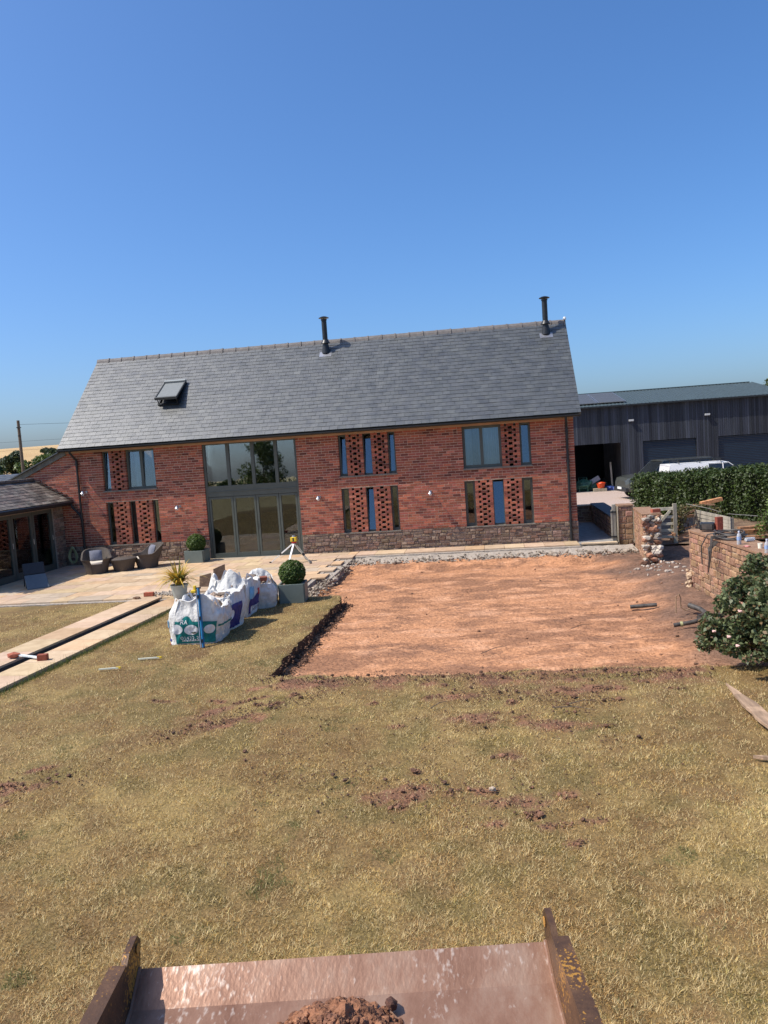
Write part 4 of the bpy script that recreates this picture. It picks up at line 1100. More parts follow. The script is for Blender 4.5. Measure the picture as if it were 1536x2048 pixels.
for x, z in ((7.7, 3.58), (11.65, 3.62)):
    q = MB(); q.box(x-.13, x+.13, BY-.16, BY-.05, z-.04, z+.06, (.6, .6, .6)); q.box(x-.03, x+.03, BY-.06, BY, z-.02, z+.02, (.3, .3, .3)); q.build('flood_light', m_white, barn, bevel=.01)
q = MB(); q.box(BX0+.1, BX1-.1, BY+.13, BY+11.9, YARD_Z-.08, YARD_Z+.004); q.build('barn_floor', m_concrete, barn)
q = MB(); q.box(7.3, 7.35, BY+.2, BY+8, YARD_Z, 4); q.build('partition', m_dark, barn)
# stored things just inside the open bay
def store(name, mat, lab, cat, fn):
    q = MB(); fn(q); return tag(q.build(name, mat), lab, cat, 'things stored in the open barn bay')
m_tarp = M('green_tarp', (.03, .09, .06), .5, .4, 6, .6, 12)
m_bluetarp = M('blue_tarp', (.03, .06, .22), .5, .4, 6, .6, 12)
m_orange = M('orange_plastic', (.62, .07, .015), .45, .15, 10)
store('storage_heap', m_tarp, 'dark green tarpaulin heap inside the open barn bay', 'tarpaulin', lambda q: (q.lump((5.15, BY+.9, .15), (.6, .5, .42), (1, 1, 1), 0, 4), q.lump((5.6, BY+1.0, .05), (.4, .4, .3), (1.2, 1.2, 1.2), 0, 6)))
store('orange_tub', m_orange, 'bright orange plastic tub at the mouth of the open barn bay', 'tub', lambda q: (q.lathe((6.02, BY+.35, YARD_Z+.18), [(.17, 0), (.24, .26), (.25, .27), (.21, .22), (.16, .05)], 16), q.lump((6.05, BY+.35, YARD_Z+.44), (.2, .18, .08), (1.1, 1, 1), 0, 2)))
store('wooden_crate', m_timber, 'low wooden crate under the orange tub in the barn bay', 'crate', lambda q: (q.box(5.6, 6.3, BY+.15, BY+.6, YARD_Z, YARD_Z+.17, (1.2, 1.1, .9))))
store('blue_sheet', m_bluetarp, 'crumpled blue plastic sheet on the floor of the barn bay', 'sheet', lambda q: (q.lump((6.55, BY+.7, YARD_Z+.12), (.4, .35, .2), (1, 1, 1), 0, 8), q.lump((6.85, BY+.5, YARD_Z+.08), (.25, .25, .15), (1, 1, 1), 0, 5)))
store('grey_board', m_white, 'pale grey board leaning on the heap in the barn bay', 'board', lambda q: q.obox((5.75, BY+.75, .42), (.28, .02, .13), Matrix.Rotation(-.5, 3, 'Y'), (.28, .32, .36)))
store('leaning_plank', m_timber, 'pale plank leaning inside the barn bay beside the right jamb', 'plank', lambda q: q.bar((6.72, BY+.9, YARD_Z), (6.70, BY+1.2, 1.35), .09, .03, (1.6, 1.5, 1.3)))
store('garden_chair', m_tarp, 'dark green garden chair frame in the barn bay', 'chair', lambda q: [q.tube([(4.85, BY+.3, YARD_Z), (4.85, BY+.3, .15), (5.3, BY+.3, .15), (5.3, BY+.3, YARD_Z)], .02, 6), q.tube([(4.85, BY+.65, YARD_Z), (4.85, BY+.65, .6), (5.3, BY+.65, .6), (5.3, BY+.65, YARD_Z)], .02, 6), q.box(4.85, 5.3, BY+.3, BY+.65, .13, .16)])
# ================================================================ FOLIAGE
def leaf_mesh(name, P, size, tints, parent=None, kind=None, up=.35, mat=None, aspect=.55, out=None):
    n = len(P); P = np.asarray(P, np.float32)
    rg = np.random.default_rng(n)
    a = rg.normal(size=(n, 3)).astype(np.float32); nn = rg.normal(size=(n, 3)).astype(np.float32); nn[:, 2] = np.abs(nn[:, 2]) + up
    if out is not None: nn += np.asarray(out, np.float32)
    nn /= np.linalg.norm(nn, axis=1, keepdims=True)
    a -= nn*(a*nn).sum(1, keepdims=True); a /= np.linalg.norm(a, axis=1, keepdims=True); b = np.cross(nn, a)
    s = np.asarray(size, np.float32)*np.ones(n, np.float32); s = s*rg.uniform(.65, 1.3, n); s = s[:, None].astype(np.float32)
    V = np.stack([P-a*s*.5, P+b*s*aspect*.5+nn*s*.08, P+a*s*.5-nn*s*.06, P-b*s*aspect*.5+nn*s*.08], 1).reshape(-1, 3)
    F = np.arange(4*n, dtype=np.int32).reshape(-1, 4)
    return np_mesh(name, V, F, mat or m_leaf, np.asarray(tints, np.float32), parent, kind, domain='FACE')
def leaf_tints(n, c0, c1, seed=1, dark=.0):
    rg = np.random.default_rng(seed); t = rg.random(n)[:, None]; c = np.array(c0)*(1-t)+np.array(c1)*t
    return c*rg.uniform(.7, 1.25, n)[:, None]
def crown_points(centres, n, seed):
    rg = np.random.default_rng(seed); w_ = np.array([c[3]*c[4]*c[5] for c in centres])**.8; w_ /= w_.sum(); out = []
    for c, k in zip(centres, (w_*n).astype(int)):
        d = rg.normal(size=(k, 3)); d /= np.linalg.norm(d, axis=1, keepdims=True); r = rg.random(k)**.35
        out.append(np.array(c[:3]) + d*r[:, None]*np.array(c[3:6]))
    return np.concatenate(out)
def tree(name, x, y, h, rad_, label, n=5000, z0=-.2, leaf=.3, c0=(.035, .06, .018), c1=(.075, .11, .03), trunk=.3, group=None, seed=1, blobs=16):
    t = empty(name, (x, y, z0), label, 'tree', group); rs = random.Random(seed)
    cz = z0 + h*.30; cs = []
    for k in range(blobs):
        a = rs.uniform(0, 6.28); rr = rad_*rs.uniform(.15, .75); zz = rs.uniform(.28, .85)
        k_ = math.sin(min(1, max(.15, (zz-.2)/.75))*math.pi)**.6; q_ = rs.uniform(.25, .48)*rad_
        cs.append((x+math.cos(a)*rr*k_, y+math.sin(a)*rr*k_, z0+h*zz, q_, q_, q_*.75))
    q = MB(); q.tube([(x, y, z0-.3), (x+.05*h*rs.uniform(-.5, .5), y, z0+h*.3), (x, y, z0+h*.7)], [trunk*.5, trunk*.38, trunk*.12], 8)
    q.build('trunk', m_bark, t, smooth=True)
    q = MB()
    for c in cs[:9]: q.tube([(x, y, z0+h*rs.uniform(.2, .45)), ((x+c[0])/2, (y+c[1])/2, (z0+h*.35+c[2])/2), c[:3]], [trunk*.2, trunk*.12, trunk*.03], 5)
    q.build('limb', m_bark, t, smooth=True)
    P = crown_points(cs, n, seed); leaf_mesh('crown', P, leaf, leaf_tints(len(P), c0, c1, seed), t)
    return t
HZC0, HZC1 = (.045, .065, .035), (.075, .095, .04)
for k, (x, y, h, r, lab) in enumerate((
    (-79.0, 100, 7.0, 2.4, 'rounded dark tree at the far left below the wires'),
    (-73.6, 101, 7.3, 2.5, 'dark round tree right behind the telegraph pole'),
    (-70.2, 98, 6.6, 1.9, 'dark tree just left of the house roof edge on the hill'))):
    tree('hedgerow_tree', x, y, h, r, lab, 3500, leaf=.55, c0=HZC0, c1=HZC1, seed=k+3, group='trees on the left horizon')
tree('hedgerow_tree', -70.5, 80, 4.8, 3.0, 'low bushy tree at the left edge in front of the hill', 3000, leaf=.5, seed=21, group='trees on the left horizon', c0=(.05, .075, .02), c1=(.10, .13, .035))
tree('hedgerow_tree', -61, 78, 5.2, 3.2, 'wide green bush between the telegraph pole and the lean-to roof', 3500, leaf=.5, seed=22, group='trees on the left horizon', c0=(.05, .085, .02), c1=(.11, .15, .035))
tree('hedgerow_tree', -52, 76, 4.6, 2.4, 'small dark bush against the lean-to roof slope', 2500, leaf=.5, seed=23, group='trees on the left horizon', c0=(.045, .07, .02), c1=(.09, .12, .03))
tree('garden_tree', 28.2, 58, 8.6, 2.6, 'leafy green tree rising behind the right end of the black barn', 6000, leaf=.32, seed=8, c0=(.05, .07, .02), c1=(.11, .13, .04))
# behind the photographer: seen in the glazing only
for k, (x, y, h, r, lab) in enumerate(((-25.2, -62, 7.6, 3.2, 'big tree across the field, seen mirrored in the tall glazing'), (-34, -75, 3.0, 1.4, 'small tree across the field, mirrored in the left pane'))):
    tree('field_tree', x, y, h, r, lab, 4000, leaf=.34, seed=k+40, group='trees behind the photographer', c0=(.06, .09, .03), c1=(.12, .16, .05))
fh = empty('field_hedge', (-10, -78, -.3), 'long dark field hedge mirrored in the glazing', 'hedge')
rg = np.random.default_rng(4); n = 9000; P = np.stack([rg.uniform(-80, 40, n), rg.normal(-80, .7, n), rg.random(n)**.8*2.4-.3], 1)
leaf_mesh('foliage', P, .5, leaf_tints(n, (.03, .05, .015), (.06, .085, .025), 5), fh)

# clipped hedge on the right
hd = empty('clipped_hedge', (7, 5, 0), 'long clipped green hedge in front of the parked cars', 'hedge')
HA, HB = Vector((5.72, 9.9)), Vector((9.3, .3)); hdv = (HB-HA); HL = hdv.length; hdv.normalize(); hn = Vector((-hdv.y, hdv.x)); hn = hn if hn.x > 0 else -hn
n = 30000; rg = np.random.default_rng(14)
t = rg.uniform(-.02, 1.0, n); face = rg.random(n); W_ = 1.3
def htop(t): return 1.16 + .62*t + .07*np.sin(t*23) + .05*np.sin(t*57+1)
top = htop(t)
wob = .09*np.sin(t*41+2)+.06*np.sin(t*97)
u = np.where(face < .55, rg.normal(0, .06, n)+wob*.7, np.where(face < .9, rg.uniform(0, W_, n), rg.uniform(0, W_, n)))
z = np.where(face < .55, rg.uniform(-.25, 1, n)*top, np.where(face < .9, top+rg.normal(0, .045, n)+wob*.5, rg.uniform(.1, 1, n)*top))
endm = rg.random(n) < .06; t = np.where(endm, rg.normal(0, .006, n), t); u = np.where(endm, rg.uniform(0, W_, n), u); z = np.where(endm, rg.uniform(-.2, 1, n)*1.16, z)
P = np.stack([HA.x+hdv.x*HL*t+hn.x*u, HA.y+hdv.y*HL*t+hn.y*u, z], 1)
tt = leaf_tints(n, (.032, .056, .012), (.075, .105, .024), 6)
outv = np.where((face < .55)[:, None], np.array([[-hn.x*.4, -hn.y*.4, .2]]), np.array([[0, 0, 1.0]]))
leaf_mesh('foliage', P, .095, tt, hd, out=outv)
q = MB(); ns = 40
for i in range(ns):
    t0, t1 = i/ns, (i+1)/ns
    def hp(t, u, z): return (HA.x+hdv.x*HL*t+hn.x*u, HA.y+hdv.y*HL*t+hn.y*u, z)
    a, b = float(htop(t0))-.12, float(htop(t1))-.12
    t0 = max(t0, .008); q.face([hp(t0, .14, -.3), hp(t1, .14, -.3), hp(t1, .14, b), hp(t0, .14, a)]); q.face([hp(t0, .14, a), hp(t1, .14, b), hp(t1, W_-.1, b), hp(t0, W_-.1, a)])
q.face([hp(.008, .14, -.3), hp(.008, .14, 1.04), hp(.008, W_-.1, 1.04), hp(.008, W_-.1, -.3)])
q.build('twigs', M('hedge_twigs', (.02, .022, .012), .95, .4, 20, tint=False), hd)
# young shrub at the right edge in front of the hedge
sh = empty('leafy_shrub', (7.3, -1.9, 0), 'small bright green shrub in front of the hedge at the right edge', 'shrub')
P = crown_points([(7.15, -1.4, .55, .3, .3, .35), (7.35, -1.3, .85, .28, .28, .3), (7.0, -1.3, .3, .25, .25, .25)], 500, 3); leaf_mesh('foliage', P, .09, leaf_tints(len(P), (.07, .11, .02), (.14, .2, .04), 8), sh)
q = MB()
for k in range(5): q.tube([(7.2, -1.4, 0), (7.0+.1*k, -1.4, .4), (6.95+.13*k, -1.35, .8)], [.012, .009, .004], 5)
q.build('stem', m_bark, sh)
# ivy on the timber heap
iv = empty('ivy_tangle', (5.1, -.3, 0), 'tangle of dry ivy and twigs covering the scrap timber heap', 'ivy')
P = crown_points([(5.12, -.35, .62, .22, .22, .25), (5.3, -.1, .78, .25, .2, .18), (5.05, -.45, .35, .2, .2, .25), (5.75, .1, .82, .3, .15, .10), (6.2, .15, .70, .25, .12, .10)], 900, 5)
leaf_mesh('foliage', P, .075, leaf_tints(len(P), (.07, .08, .02), (.17, .13, .05), 9), iv)
q = MB(); rs = random.Random(2)
for k in range(26):
    x, y = rs.uniform(4.95, 6.2), rs.uniform(-.5, .2); q.tube([(x, y, rs.uniform(.1, .5)), (x+rs.uniform(-.15, .15), y, rs.uniform(.4, .8)), (x+rs.uniform(-.3, .3), y-.05, rs.uniform(.5, 1.0))], [.010, .007, .003], 5)
q.build('twig', m_bark, iv)

# rose bush beside the right wall
rose = empty('rose_bush', (3.9, -12.1, 0), 'large rose bush with pale pink blooms at the right edge of the lawn', 'bush')
cl = []; rs = random.Random(31)
base = [(3.55, -12.2, .62, .62, .62, .55), (3.05, -12.45, .48, .42, .45, .42), (2.75, -12.4, .38, .22, .3, .26), (3.3, -12.75, .40, .55, .45, .38), (3.95, -12.4, .85, .65, .6, .6), (4.2, -12.1, 1.15, .6, .6, .45), (3.75, -11.8, .95, .5, .5, .4),
        (4.5, -12.3, .9, .6, .7, .7), (3.35, -11.9, .70, .4, .4, .35), (4.0, -12.9, .5, .7, .45, .5), (4.6, -12.8, .7, .6, .5, .6), (4.45, -11.7, 1.28, .45, .5, .28), (4.15, -11.2, 1.15, .4, .45, .3), (3.8, -11.5, .85, .4, .4, .4), (4.7, -11.3, 1.45, .5, .5, .35), (4.9, -12.2, 1.45, .6, .6, .4), (4.4, -11.9, 1.45, .45, .5, .32), (5.2, -12.0, 1.6, .5, .6, .35), (3.6, -12.7, .75, .45, .4, .4), (3.25, -13.05, .22, .35, .25, .22), (3.7, -13.25, .32, .45, .3, .3), (4.3, -13.4, .45, .5, .35, .4), (4.0, -13.0, .85, .5, .4, .4), (4.5, -12.4, 1.55, .5, .5, .32)]
for c in base:
    for k in range(7):
        d = Vector((rs.gauss(0, 1), rs.gauss(0, 1), rs.gauss(0, 1))).normalized()
        cl.append((c[0]+d.x*c[3]*.75, c[1]+d.y*c[4]*.75, max(.10, c[2]+d.z*c[5]*.75), c[3]*.40, c[4]*.40, c[5]*.40))
cl = [c for c in cl]
P = crown_points(cl, 62000, 12); P = P[P[:, 2] > .03]; n = len(P)
tt = leaf_tints(n, (.065, .092, .036), (.165, .19, .08), 4); rg = np.random.default_rng(3); br_ = rg.random(n) < .12; tt[br_] = np.array([.20, .13, .06])*rg.uniform(.6, 1.3, (br_.sum(), 1))
leaf_mesh('foliage', P, .066, tt, rose, aspect=.62)
q = MB()
for k in range(34):
    c = cl[rs.randrange(len(cl))]; bx, by = 3.9+rs.uniform(-.5, .7), -12.3+rs.uniform(-.4, .3)
    q.tube([(bx, by, -.05), (lerp(bx, c[0], .4), lerp(by, c[1], .4), c[2]*.6), (c[0], c[1], c[2])], [.012, .009, .004], 5)
q.build('stem', m_bark, rose)
for k, (x, y, z) in enumerate(((2.98, -12.86, .80), (2.90, -13.0, .40), (2.84, -12.86, .48), (3.05, -13.05, .30), (3.62, -12.98, .98), (2.72, -12.64, .50))):
    q = MB()
    for p in range(7): a = p*.9; q.lump((x+.013*math.cos(a), y+.013*math.sin(a), z+.004*p % .016), (.016, .016, .013), (.95, .60, .52), 0, k*3+p)
    q.build('bloom', m_white, rose, origin=(x, y, z))

# box balls in planters
def box_planter(x, y, w_, h_, ballr, z0, lab, rot=0):
    t = empty('box_planter', (x, y, z0), lab, 'planter', 'square planters with box balls'); R = Matrix.Rotation(rot, 3, 'Z'); q = MB()
    for (ax, ay, hx, hy) in ((0, -w_/2, w_/2, .02), (0, w_/2, w_/2, .02), (-w_/2, 0, .02, w_/2-.02), (w_/2, 0, .02, w_/2-.02)): q.obox(Vector((x, y, z0+h_/2)) + R @ Vector((ax, ay, 0)), (hx, hy, h_/2), R)
    q.build('tub', m_planter, t, bevel=.006)
    q = MB(); q.obox((x, y, z0+h_-.05), (w_/2-.02, w_/2-.02, .01), R, (.35, .25, .2)); q.build('compost', m_soil, t)
    rg = np.random.default_rng(int(abs(x)*100)); n = 7000; d = rg.normal(size=(n, 3)); d /= np.linalg.norm(d, axis=1, keepdims=True)
    bump = 1 + .05*np.sin(d[:, 0]*9+1)*np.sin(d[:, 1]*8)*np.sin(d[:, 2]*9+2) + .03*np.sin(d[:, 0]*23)*np.sin(d[:, 2]*21)
    r = ballr*bump*(1-rg.random(n)**2*.18); P = np.array([x, y, z0+h_+ballr*.72]) + d*r[:, None]*np.array([1, 1, .95])
    leaf_mesh('box_ball', P, .030, leaf_tints(n, (.045, .085, .012), (.11, .17, .025), 2), t, up=.2, aspect=.7, out=d*.8)
    q = MB(); q.lump((x, y, z0+h_+ballr*.70), (ballr*.84, ballr*.84, ballr*.8), (1, 1, 1), 0, 1, rough=.05); q.build('twigs', M('box_twigs', (.018, .028, .010), .95, .3, 40, tint=False), t)
box_planter(-8.84, -.62, .56, .36, .285, PT, 'box ball in a grey-green square planter left of the glazed doors')
box_planter(-4.27, -6.98, .52, .40, .285, 0.0, 'box ball in a grey-green square planter on the lawn beside the bags', .10)
# spiky plant in a pale pot
ph = empty('phormium_pot', (-7.03, -6.42, .04), 'spiky yellow-bronze strap-leaved plant in a pale round pot', 'potted plant')
q = MB(); q.lathe((-7.03, -6.42, .03), [(.12, 0), (.135, .02), (.185, .30), (.20, .30), (.205, .335), (.19, .34), (.175, .29), (.0, .28)], 24); q.build('pot', m_pot, ph, smooth=True)
rs = random.Random(8)
for k in range(150):
    a = rs.uniform(0, 6.28); sp = rs.random()**.8; L_ = rs.uniform(.50, .78); lean = .15 + 1.2*sp; wd = rs.uniform(.018, .028); q = MB(); pts = []
    for j in range(7):
        s = j/6; ang_ = lean*(s*.75+.25); pts.append((s*L_*math.sin(ang_)+.03, s*L_*math.cos(ang_)-.10*s*s*lean))
    side = Vector((-math.sin(a), math.cos(a), 0)); t = rs.random()
    c = mixc((.66, .44, .06), (.40, .27, .06), t) if t < .78 else (.18, .20, .05)
    for j in range(6):
        w0, w1 = wd*(1-(j/6)**2), wd*(1-((j+1)/6)**2)+.001
        p0 = Vector((-7.03+math.cos(a)*pts[j][0], -6.42+math.sin(a)*pts[j][0], .31+pts[j][1])); p1 = Vector((-7.03+math.cos(a)*pts[j+1][0], -6.42+math.sin(a)*pts[j+1][0], .31+pts[j+1][1]))
        q.face([p0-side*w0, p0+side*w0, p1+side*w1, p1-side*w1], c)
    q.build('leaf', m_leaf, ph)

# ================================================================ FURNITURE ON THE PATIO
def tub_chair(x, y, rot, lab):
    t = empty('wicker_chair', (x, y, PT), lab, 'chair', 'wicker tub chairs'); R = Matrix.Rotation(rot, 3, 'Z')
    def T(px, py, pz): v = R @ Vector((px, py, 0)); return (x+v.x, y+v.y, PT+pz)
    n = 36; q = MB(); O = []; I = []                       # shell open to local -y
    for i in range(n+1):
        a = rad(-62) + i*(rad(304)/n); c, s = math.cos(a-math.pi/2*0), math.sin(a)
        b = math.sin(a)                                    # 1 at back
        hgt = .42 + .26*smooth(-.1, 1, b)
        fl = .36+.09*smooth(.2, 1, b); 
        O.append([T(.29*c, .29*s, .0), T(.33*c, .33*s, .2), T(.38*c, (.38+.03*b)*s, .34), T((fl+.06)*c, (fl+.06)*s, hgt)])
        I.append([T((fl+.015)*c, (fl+.015)*s, hgt-.004), T(.31*c, .33*s, .30)])
    for i in range(n):
        for j in range(3): q.face([O[i][j], O[i+1][j], O[i+1][j+1], O[i][j+1]])
        q.face([O[i][3], O[i+1][3], I[i+1][0], I[i][0]]); q.face([I[i][0], I[i+1][0], I[i+1][1], I[i][1]])
    for e in (0, n): q.face([O[e][0], O[e][1], O[e][2], O[e][3], I[e][0], I[e][1]] if e else [I[e][1], I[e][0], O[e][3], O[e][2], O[e][1], O[e][0]])
    q.build('shell', m_wicker, t, smooth=True)
    q = MB(); q.lathe((x, y, PT), [(.285, .0), (.32, .27), (.0, .28)], 28); q.build('base', m_wicker, t, smooth=True)
    q = MB(); q.lathe((x, y, PT), [(.30, .275), (.315, .30), (.30, .335), (.0, .345)], 28); q.build('seat_pad', m_seatpad, t, smooth=True)
    q = MB(); V = []; m = 9; F = []
    for sgn in (-1, 1):
        for i in range(m):
            for j in range(m):
                u, v = i/(m-1)*2-1, j/(m-1)*2-1; th = .075*((1-u*u)*(1-v*v))**.45; V.append(T(u*.17*(1-.07*v*v*0), .17+sgn*th+.05*v, .49+v*.15*(1-.06*u*u)))
    for k in (0, 1):
        for i in range(m-1):
            for j in range(m-1):
                f = (k*m*m+i*m+j, k*m*m+(i+1)*m+j, k*m*m+(i+1)*m+j+1, k*m*m+i*m+j+1); F.append(f if k == 0 else f[::-1])
    q.poly(V, F); q.build('cushion', m_cushion, t, smooth=True)
tub_chair(-11.33, -1.98, rad(28), 'brown wicker tub chair with grey cushion nearer the annexe')
tub_chair(-10.12, -1.28, rad(-42), 'brown wicker tub chair with grey cushion in front of the brick screens')
tb = empty('wicker_table', (-10.66, -1.68, PT), 'round tapered wicker coffee table between the two tub chairs', 'table')
q = MB(); q.lathe((-10.66, -1.68, PT), [(.26, 0), (.28, .03), (.345, .30), (.36, .32)], 32); q.build('drum', m_wicker, tb, smooth=True)
q = MB(); q.lathe((-10.66, -1.68, PT), [(.36, .32), (.375, .33), (.375, .35), (.36, .362), (.0, .364)], 32); q.build('table_top', m_wicker, tb, smooth=True)
# sun lounger / folded seat beside the annexe doors
lo = empty('folded_lounger', (-11.75, -4.2, PT), 'folded blue-grey sun lounger cushion propped beside the annexe doors', 'lounger')
ldir = Vector((.62, -.78, 0)); lsd = Vector((.78, .62, 0))
def lp_(s, f, z): p = Vector((-12.05, -3.90, PT)) + lsd*s + ldir*f; return (p.x, p.y, PT+z)
q = MB(); P0 = [lp_(-.27, .0, .33), lp_(.27, .0, .33), lp_(.27, .52, .03), lp_(-.27, .52, .03)]
q.poly(P0 + [(a, b, c-.06) for a, b, c in P0], [(0, 1, 2, 3)[::-1], (4, 5, 6, 7), (0, 4, 5, 1)[::-1], (1, 5, 6, 2)[::-1], (2, 6, 7, 3)[::-1], (3, 7, 4, 0)[::-1]]); q.build('foot_cushion', m_slatefab, lo, bevel=.02)
q = MB(); P1 = [lp_(-.27, -.02, .33), lp_(.27, -.02, .33), lp_(.27, -.22, .62), lp_(-.27, -.22, .62)]
q.poly(P1 + [lp_(-.27, -.14, .27), lp_(.27, -.14, .27), lp_(.27, -.34, .58), lp_(-.27, -.34, .58)], [(0, 1, 2, 3), (7, 6, 5, 4), (0, 4, 5, 1), (1, 5, 6, 2), (2, 6, 7, 3), (3, 7, 4, 0)]); q.build('back_cushion', m_navy, lo, bevel=.03)
q = MB()
for s in (-.25, .25): q.tube([lp_(s, -.3, 0), lp_(s, -.2, .3), lp_(s, .1, .26), lp_(s, .15, 0)], .014, 6)
q.build('frame', m_black, lo)
# laser level on tripod
tp = empty('laser_tripod', (-5.55, -1.75, PT), 'yellow laser level on a pale tripod in front of the glazed doors', 'tripod')
hx, hy, hz = -5.55, -1.72, PT+.56
for k, (fx, fy) in enumerate(((-6.30, -1.62), (-5.02, -2.12), (-5.38, -1.18), )):
    q = MB(); p0 = Vector((hx, hy, hz)); p1 = Vector((fx, fy, PT+.0)); mdl = p0.lerp(p1, .55); d_ = (p1-p0).normalized(); sd_ = d_.cross(Vector((0, 0, 1))).normalized()
    for s in (-1, 1): q.bar(p0+sd_*s*.022, mdl+sd_*s*.022, .016, .03, (1, 1, 1))
    q.bar(p0.lerp(p1, .4), p1, .028, .022, (.9, .9, .9)); lg = q.build('leg', m_white if k != 1 else m_timber, tp)
    q = MB(); q.bar(p0.lerp(p1, .52), p0.lerp(p1, .60), .06, .045); q.build('clamp', m_black, lg); q = MB(); q.box(fx-.03, fx+.03, fy-.02, fy+.02, PT, PT+.03); q.build('foot', m_black, lg)
q = MB(); p0 = Vector((hx, hy, hz)); p1 = Vector((-5.62, -2.3, PT)); q.bar(p0, p1, .045, .025); q.build('front_leg', m_white, tp)
q = MB(); q.lathe((hx, hy, hz), [(.07, -.01), (.07, .02), (.03, .03)], 14); q.build('collar', m_red, tp)
q = MB(); q.box(hx-.085, hx+.085, hy-.075, hy+.075, hz+.03, hz+.155); lz = q.build('laser_head', m_yellow, tp, bevel=.015)
q = MB(); q.lathe((hx, hy, hz), [(.05, .155), (.055, .175), (.045, .195), (0, .197)], 16); q.build('lens_cap', m_steel, lz, smooth=True)
q = MB(); q.box(hx-.02, hx+.02, hy-.08, hy-.074, hz+.04, hz+.14); q.build('dark_panel', m_black, lz)
# ================================================================ VEHICLES
m_carglass = M('car_glass', (.015, .018, .02), .06, .05, 4, tint=False, spec=.7)
m_tyre = M('tyre', (.02, .02, .02), .85, .2, 20, tint=False)
m_plate = M('number_plate', (.75, .75, .70), .4, .05, 8, tint=False)
def loft(mb, secs, c=(1, 1, 1)):
    """secs: list of rings (same count) of points"""
    n = len(secs[0])
    for i in range(len(secs)-1):
        for k in range(n):
            k2 = (k+1) % n; mb.face([secs[i][k], secs[i][k2], secs[i+1][k2], secs[i+1][k]], c)
    mb.face(secs[0][::-1], c); mb.face(secs[-1], c)
def vehicle(name, x, y, rot, L, W, stations, green, paint, lab, cat, dims, wheels, side_glass=True):
    """local +x is backwards; stations: (x, zlow, zbelt, halfwidth)"""
    t = empty(name, (x, y, YARD_Z), lab, cat, 'vehicles parked behind the hedge'); R = Matrix.Rotation(rot, 3, 'Z')
    def T(p): v = R @ Vector(p); return (x+v.x, y+v.y, YARD_Z+v.z)
    q = MB(); secs = []
    for sx, zl, zb, hw in stations:
        secs.append([T(p) for p in ((sx, -hw*.9, zl), (sx, -hw, zl+.12), (sx, -hw*1.0, zl+(zb-zl)*.6), (sx, -hw*.96, zb-.05), (sx, -hw*.88, zb), (sx, 0, zb+.03), (sx, hw*.88, zb), (sx, hw*.96, zb-.05), (sx, hw, zl+(zb-zl)*.6), (sx, hw, zl+.12), (sx, hw*.9, zl))])
    loft(q, secs); q.build('body', paint, t, smooth=True)
    # greenhouse: (x at belt, x at roof) front and rear
    (fb, fr_, rr, rb_, zb, zr, hb, hr) = green
    B = [(fb, -hb, zb), (rb_, -hb, zb), (rb_, hb, zb), (fb, hb, zb)]; Tp = [(fr_, -hr, zr), (rr, -hr, zr), (rr, hr, zr), (fr_, hr, zr)]
    q = MB(); q.poly([T(p) for p in B+Tp], [(0, 1, 5, 4), (1, 2, 6, 5), (2, 3, 7, 6), (3, 0, 4, 7)]); q.build('window_glass', m_carglass, t)
    q = MB()
    rsx = [fr_-.06, fr_+.05, (fr_+rr)/2, rr-.05, rr+.05]
    rsec = []
    for i, sx in enumerate(rsx):
        e = .03 if i in (0, 4) else 0
        rsec.append([T(p) for p in ((sx, -hr-.02+e, zr-.035), (sx, -hr*.9, zr+.02-e), (sx, 0, zr+.055-e), (sx, hr*.9, zr+.02-e), (sx, hr+.02-e, zr-.035), (sx, 0, zr-.03))])
    loft(q, rsec); q.build('roof', paint, t, smooth=True)
    for s in (-1, 1):
        for (a, b, wd) in dims:
            q = MB(); q.bar(T((a, s*(hb+.004), zb)), T((b, s*(hr+.004), zr)), wd, .025, up=tuple(R @ Vector((1, 0, 0)))); q.build('pillar', paint, t)
    for wx in wheels:
        for s in (-1, 1):
            cy = s*(W/2-.10); q = MB(); a, b = Vector(T((wx, cy-.11, .34))), Vector(T((wx, cy+.11, .34))); q.tube([a, a.lerp(b, .1), a.lerp(b, .9), b], [.31, .34, .34, .31], 22); wl_ = q.build('wheel', m_tyre, t, smooth=True)
            q = MB(); c = Vector(T((wx, cy+s*.115, .34))); d_ = (b-a).normalized()*s; q.tube([c-d_*.01, c+d_*.006], [.22, .20], 18); q.build('rim', m_steel, wl_)
    return t, T
m_suvpaint = M('dark_olive_paint', (.055, .058, .048), .3, .08, 3, tint=False, coat=.6, spec=.5)
t, T = vehicle('parked_suv', 6.15, 15.95, rad(11), 4.6, 1.86,
    [(.0, .45, .88, .70), (.12, .38, 1.02, .86), (.5, .32, 1.10, .92), (1.25, .30, 1.15, .93), (1.4, .30, 1.16, .93), (4.2, .30, 1.16, .93), (4.6, .42, 1.12, .85)],
    (1.22, 1.85, 4.25, 4.55, 1.13, 1.74, .85, .70), m_suvpaint, 'dark olive four-wheel-drive car parked facing left behind the hedge', 'car', [(1.24, 1.88, .07), (2.55, 2.55, .07), (3.5, 3.45, .07), (4.5, 4.2, .12)], (.85, 3.75))
for s in (-1, 1):
    q = MB(); p = [T((.085, s*.50, .80)), T((.14, s*.84, .80)), T((.14, s*.84, .98)), T((.10, s*.50, .96))]; q.poly(p + [T((.16, s*.5, .8)), T((.3, s*.80, .8)), T((.3, s*.80, .98)), T((.2, s*.5, .97))], [(0, 1, 2, 3), (3, 2, 6, 7), (1, 5, 6, 2)], (.5, .52, .52)); q.build('headlight', m_white, t)
    q = MB(); q.obox(T((1.55, s*1.0, 1.20)), (.06, .10, .075), Matrix.Rotation(rad(11), 3, 'Z')); q.build('mirror', m_black, t, bevel=.02)
q = MB()
for k in range(4): q.obox(T((.07, 0, .72+.07*k)), (.02, .46, .02), Matrix.Rotation(rad(11), 3, 'Z'))
